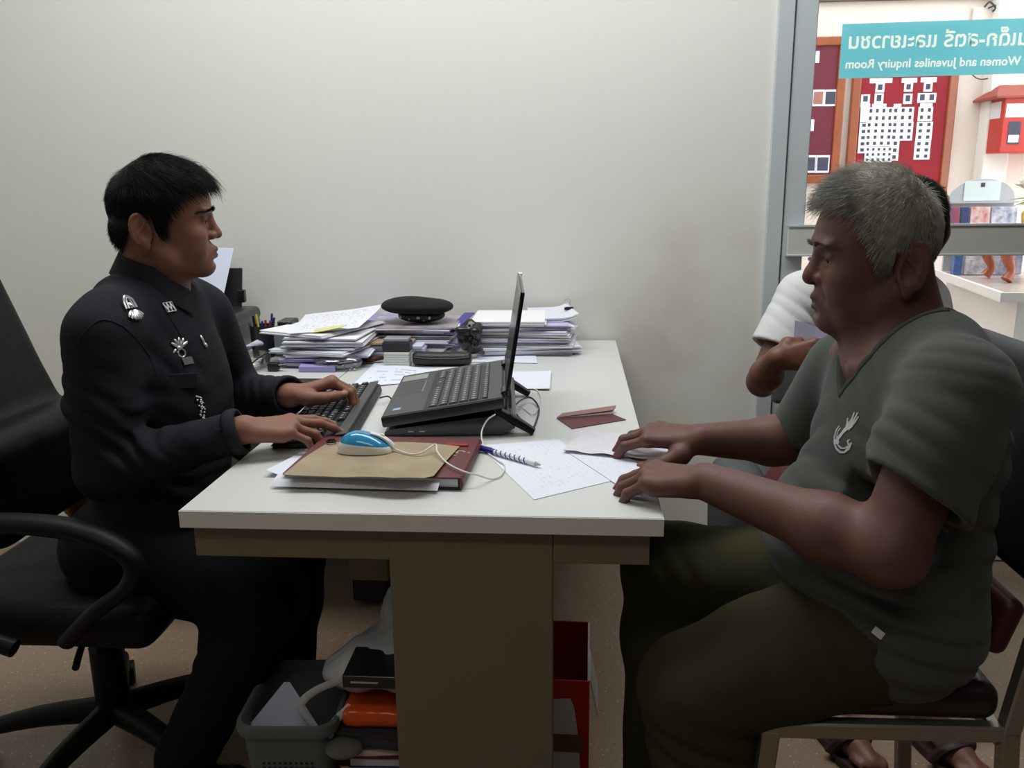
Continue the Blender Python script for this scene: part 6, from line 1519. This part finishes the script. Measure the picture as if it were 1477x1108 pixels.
arm(A3, SL3, EL3, WL3, (.044, .040, .034, .026), .02, .005); hand(A3, nails3, WL3, (-.7, -.6, -.2), (0, -.3, 1), -1, [(20, 25, 15)]*4)
KR3, AR3, KL3, AL3 = V3(1.17, .86, .485), V3(1.20, .56, .10), V3(1.47, .80, .50), V3(1.41, .54, .10)
B3 = Field(); B3.ell((1.42, 1.11, .80), (.14, .09, .17), None, .04); B3.ell((1.43, 1.15, .56), (.14, .11, .12), None, .05)
leg(B3, (1.36, 1.12, .52), KR3, AR3, (.068, .050, .036)); leg(B3, (1.49, 1.12, .52), KL3, AL3, (.068, .050, .036))
for A_ in (AR3, AL3):
    d3 = nrm(V3(.35, -1, 0)); B3.cap(A_+V3(0, .01, -.03), A_+d3*.10+V3(0, 0, -.058), .034, .026, .02); B3.cap(A_+d3*.10+V3(0, 0, -.058), A_+d3*.155+V3(0, 0, -.064), .030, .018, .015)
    for t_ in range(5): c = A_+d3*(.155-.006*abs(t_-1))+np.cross((0, 0, 1), d3)*(.026-.013*t_)+V3(0, 0, -.066); B3.cap(c-d3*.01, c+d3*.018, .0095, .0085, .004)
t3 = head_tint(H3F, {})
place(add_mesh('body', [H3.mesh(.0050), A3.mesh(.0030), B3.mesh(.008)], skin3, None, tint=lambda v: nail_tint(nails3, t3(v), v)), tp_)
add_eyes(H3F, tp_)
hl3 = hairline([(-.10, -.085), (-.045, -.080), (-.030, -.035), (-.020, .018), (-.004, .040), (.014, .034), (.019, -.006), (.032, -.006), (.036, .022), (.050, .048), (.062, .072), (.2, .09)])
hc3 = hair_cap(H3F, hl3, .012, None, tp_, disp=lambda P: .0018*waves(P, 200, 3), extra=lambda Fd: Fd.ell(H3F.w((-.018, 0, .0)), (.052, .062, .066), H3F.R, .02)); r3 = skull_roots(3500, hl1); nn = (r3-np.array((.026, 0, .052)))/np.array((.083, .075, .081))**2; nn /= np.linalg.norm(nn, axis=1)[:, None]
d3_ = r3-np.array((-.03, 0, .14)); d3_ /= np.linalg.norm(d3_, axis=1)[:, None]
place(add_mesh('hair', [hc3.mesh(.004), strands('h', H3F, r3, d3_+nn*.3, .026, .0005, None, None, jit=.2, follow=.016, droop=.2)], M_hair1), tp_)['kind'] = 'stuff'
M_wt = mat('white_tee', srgb(214, 216, 214), .9, noise=.06, nscale=10, bump=.2, bscale=600)
S3 = Field(); S3.ell((1.42, 1.10, .82), (.165, .105, .17), None, .05); S3.ell((1.42, 1.11, .66), (.165, .12, .15), None, .06); S3.ell((1.43, 1.14, .56), (.17, .14, .09), None, .05)
S3.cap(SR3+V3(.02, 0, .01), SL3+V3(-.02, 0, .01), .062, .062, .05); S3.cap((1.34, 1.08, .985), (1.50, 1.12, .985), .052, None, .04)
a3 = nrm(ER3-SR3); e3 = SR3+a3*.145; S3.cap(SR3, e3+a3*.03, .066, .074, .04); a3l = nrm(EL3-SL3); e3l = SL3+a3l*.15; S3.cap(SL3, e3l+a3l*.03, .064, .068, .04)
for e_, a_ in ((e3, a3), (e3l, a3l)):
    custom(S3, (lambda c, a: (lambda P: np.maximum(-((P-c)@a), np.linalg.norm(P-c-a*.03, axis=-1)-.10)))(e_, a_), 's', .004, e_, .14); S3.cap(e_-a_*.04, e_+a_*.03, .05, .060, .004, 's')
N3 = Field(); N3.cap((1.455, 1.10, .965), (1.47, 1.09, 1.10), .062, .07, .01); custom(S3, fsdf(N3), 's', .004)
S3.disp = lambda P: .003*waves(P, 30, 4)+fold(P, (1.20, 1.02, .90), (.6, 0, .8), .035, .006, .07, .8)+fold(P, (1.28, 1.0, .86), (.8, 0, .6), .05, .008, .10, .8)+fold(P, (1.33, 1.0, .72), (.6, 0, .8), .06, .008, .12, .8)
place(add_mesh('t_shirt', [S3.mesh(.0048)], M_wt), tp_)
M_mar = mat('maroon_trousers', srgb(92, 40, 40), .9, noise=.15, nscale=8)
T3 = Field(); T3.ell((1.43, 1.15, .545), (.155, .13, .085), None, .05); T3.cap((1.36, 1.12, .53), KR3, .088, .070, .05); T3.cap((1.49, 1.12, .53), KL3, .088, .070, .05)
T3.cap(KR3, KR3+(AR3-KR3)*.75, .068, .062, .03); T3.cap(KL3, KL3+(AL3-KL3)*.75, .068, .062, .03); T3.disp = lambda P: .003*waves(P, 30, 12)
place(add_mesh('trousers', [T3.mesh(.006)], M_mar), tp_)
for A_, nm in ((AR3, 'right'), (AL3, 'left')):
    d3 = nrm(V3(.35, -1, 0)); s3 = np.cross((0, 0, 1), d3); c0 = A_*V3(1, 1, 0); mb = MB()
    out = []
    for i in range(24):
        a = 2*PI*i/24; l = math.cos(a)*.135+.065; w = math.sin(a)*(.046 if math.cos(a) > 0 else .036); p = c0+d3*l+s3*w; out.append((p[0], p[1]))
    mb.prism(out, .0015, .020); so = place(mb.build('sandal', mat('sandal_brown', srgb(48, 26, 22), .6), None, smooth=True), tp_)
    mb = MB(); mb.tube([c0+d3*.075+s3*.044+V3(0, 0, .02), c0+d3*.095+s3*.030+V3(0, 0, .062), c0+d3*.10+V3(0, 0, .072), c0+d3*.095-s3*.030+V3(0, 0, .062), c0+d3*.075-s3*.044+V3(0, 0, .02)], .014, 8, smooth=4, flat=(Vector((0, 0, 1)), .35)); place(mb.build('sandal_strap', bpy.data.materials['sandal_brown'], None, smooth=True), tp_)
pts = [at(1143, 513, Y=.878), at(1182, 528, Y=.878), at(1202, 478, Y=.885), at(1146, 462, Y=.89)]
o = sheet('folded_paper', mat('blue_paper', srgb(190, 192, 214), .8), pts, th=.0012, fn=lambda u, v: .004*abs(u-.5)); tag(o, 'folded pale lilac paper held by the person in the white T-shirt', 'paper')

# =============================================================== chairs
M_lea = mat('black_leather', srgb(11, 11, 12), .5, bump=.2, bscale=160, spec=.2); M_mesh = mat('chair_plastic', srgb(9, 9, 10), .5, spec=.25)
def soft(name, parts_, m, t, h=.006, disp=None):
    Fd = Field()
    for p in parts_: Fd.box(*p)
    Fd.disp = disp; o = add_mesh(name, [Fd.mesh(h)], m); o.data.transform(Matrix.Translation(-t.location)); o.parent = t; return o
def rotm(ax, a): return np.array(Matrix.Rotation(a, 3, ax)).T
oc = thing('office_chair', 'black padded office swivel chair under the policeman', 'chair', (-.43, .40, 0))
soft('seat', [((-.40, .40, .435), (.235, .235, .045), None, .04, .01)], M_lea, oc, disp=lambda P: .002*waves(P, 30, 3))
soft('backrest', [((-.645, .40, .90), (.048, .215, .27), rotm('Y', -.36), .045, .03), ((-.492, .40, .68), (.055, .21, .11), rotm('Y', -.05), .05, .05)], M_lea, oc, disp=lambda P: .003*waves(P, 25, 5))
def cmb(name, fn, m=M_mesh, par=oc, sm=True):
    mb = MB(); fn(mb); mb.v = [tuple(Vector(p)-oc.location if par is oc else Vector(p)-par.location) for p in mb.v]; return mb.build(name, m, par, smooth=sm)
for y in (.125, .675):
    ar = cmb('armrest', lambda mb: mb.tube([(-.52, y, .645), (-.42, y, .668), (-.28, y, .664), (-.20, y, .640), (-.155, y, .600), (-.17, y, .555), (-.24, y, .50), (-.30, y, .44)], [.022, .026, .026, .024, .020, .018, .018, .018], 12, smooth=6, flat=(Vector((0, 0, 1)), .7)))
    cmb('arm_bracket', lambda mb: mb.tube([(-.52, y, .665), (-.55, y, .58), (-.50, y, .47), (-.40, y, .425)], .017, 10, smooth=5))
cmb('seat_plate', lambda mb: mb.box((-.40, .40, .378), (.26, .20, .03), .008))
cmb('gas_column', lambda mb: (mb.cyl((-.40, .40, .20), (-.40, .40, .37), .022), mb.cyl((-.40, .40, .10), (-.40, .40, .27), .036)))
cmb('lever', lambda mb: mb.tube([(-.38, .33, .37), (-.34, .22, .365), (-.32, .17, .36)], .007, 8, smooth=3))
for i in range(5):
    a = math.radians(-100+72*i); d = Vector((math.cos(a), math.sin(a), 0)); c = Vector((-.40, .40, 0))
    cmb('base_arm', lambda mb: mb.tube([c+Vector((0, 0, .115))+d*.02, c+d*.16+Vector((0, 0, .105)), c+d*.30+Vector((0, 0, .075))], [.030, .024, .016], 10, smooth=3))
    w = c+d*.30
    def wheel(mb):
        s_ = Vector((-d.y, d.x, 0))
        for q in (-1, 1): mb.cyl(w+Vector((0, 0, .030))+s_*.006*q, w+Vector((0, 0, .030))+s_*.024*q, .030, .028, 20)
        mb.cyl(w+Vector((0, 0, .028)), w+Vector((0, 0, .075)), .009)
    cmb('caster', wheel)
# yellow cloth and jacket on the chair
yc = thing('yellow_cloth', 'mustard yellow cloth on the chair behind the policeman', 'cloth', (-.33, .47, .50))
Fy = Field(); Fy.ell(tuple(at(102, 650, Y=.54)), (.022, .03, .045), None, .02); Fy.ell(tuple(at(108, 700, Y=.54)), (.03, .05, .08), None, .02); Fy.disp = lambda P: .004*waves(P, 60, 4)
o = add_mesh('fold', [Fy.mesh(.006)], mat('mustard', srgb(170, 140, 50), .9)); o.data.transform(Matrix.Translation(-yc.location)); o.parent = yc
# older man's chair
vc = thing('visitor_chair', 'steel framed chair with dark maroon vinyl seat and black backrest under the older man', 'chair', (1.08, .13, 0))
M_vin = mat('dark_vinyl', srgb(40, 26, 25), .32, bump=.1, bscale=120); M_stl = mat('brushed_steel', srgb(150, 142, 132), .35, metal=.7)
def soft2(name, parts_, m, h=.005, disp=None): return soft(name, parts_, m, vc, h, disp)
soft2('seat', [((1.055, .135, .492), (.185, .200, .030), None, .026, .01)], M_vin)
soft2('backrest', [((1.300, .135, .83), (.028, .200, .16), rotm('Y', .14), .026, .01)], mat('black_vinyl', srgb(20, 20, 26), .6))
soft2('lower_pad', [((1.245, .135, .60), (.018, .17, .045), rotm('Y', .3), .016, .01)], mat('maroon_vinyl', srgb(70, 24, 26), .5))
def fb(name, a, b, w, d, m=M_stl):
    a, b = Vector(a), Vector(b); mb = MB(); q = (b-a).to_track_quat('Z', 'Y').to_matrix(); mb.box((a+b)/2, (w, d, (b-a).length), .003, q); mb.v = [tuple(Vector(p)-vc.location) for p in mb.v]; return mb.build(name, m, vc)
for y in (-.062, .330):
    fb('side_rail', (.895, y, .447), (1.245, y, .452), .022, .026)
    fb('front_leg', (.910, y, .447), (.880, y, .004), .024, .026)
    fb('rear_leg', (1.250, y, .46), (1.285, y, .004), .026, .026)
    fb('rear_post', (1.250, y, .45), (1.272, y, .60), .026, .026); fb('rear_post', (1.272, y, .59), (1.345, y, .95), .026, .026)
for x in (.905, 1.245): fb('cross_rail', (x, -.06, .437), (x, .33, .437), .022, .022)
# chair of the third person
gc_ = thing('grey_chair', 'grey seated chair by the glass door under the person in white', 'chair', (1.38, 1.10, 0))
def g2(name, fn, m):
    mb = MB(); fn(mb); mb.v = [tuple(Vector(p)-gc_.location) for p in mb.v]; return mb.build(name, m, gc_, smooth=True)
g2('seat', lambda mb: mb.box((1.36, 1.10, .43), (.46, .44, .05), .02, seg=3), mat('grey_vinyl', srgb(86, 88, 88), .5)); g2('backrest', lambda mb: mb.box((1.44, 1.36, .72), (.44, .04, .28), .018, seg=3), bpy.data.materials['grey_vinyl'])
for x in (1.30, 1.56):
    g2('leg', lambda mb: mb.cyl((x, .91, .41), (x, .90, .004), .011), M_stl); g2('leg', lambda mb: mb.tube([(x, 1.30, .004), (x, 1.33, .42), (x, 1.38, .80)], .011, 10), M_stl)
gb2 = thing('grey_bag', 'dark grey rounded bag beside the desk on the far side chair', 'bag', (1.03, .93, 0))
Fg = Field(); Fg.box((1.045, .93, .27), (.065, .10, .265), None, .05, .02); Fg.disp = lambda P: .004*waves(P, 30, 6)
o = add_mesh('body', [Fg.mesh(.006)], mat('bag_grey', srgb(84, 88, 88), .7)); o.data.transform(Matrix.Translation(-gb2.location)); o.parent = gb2
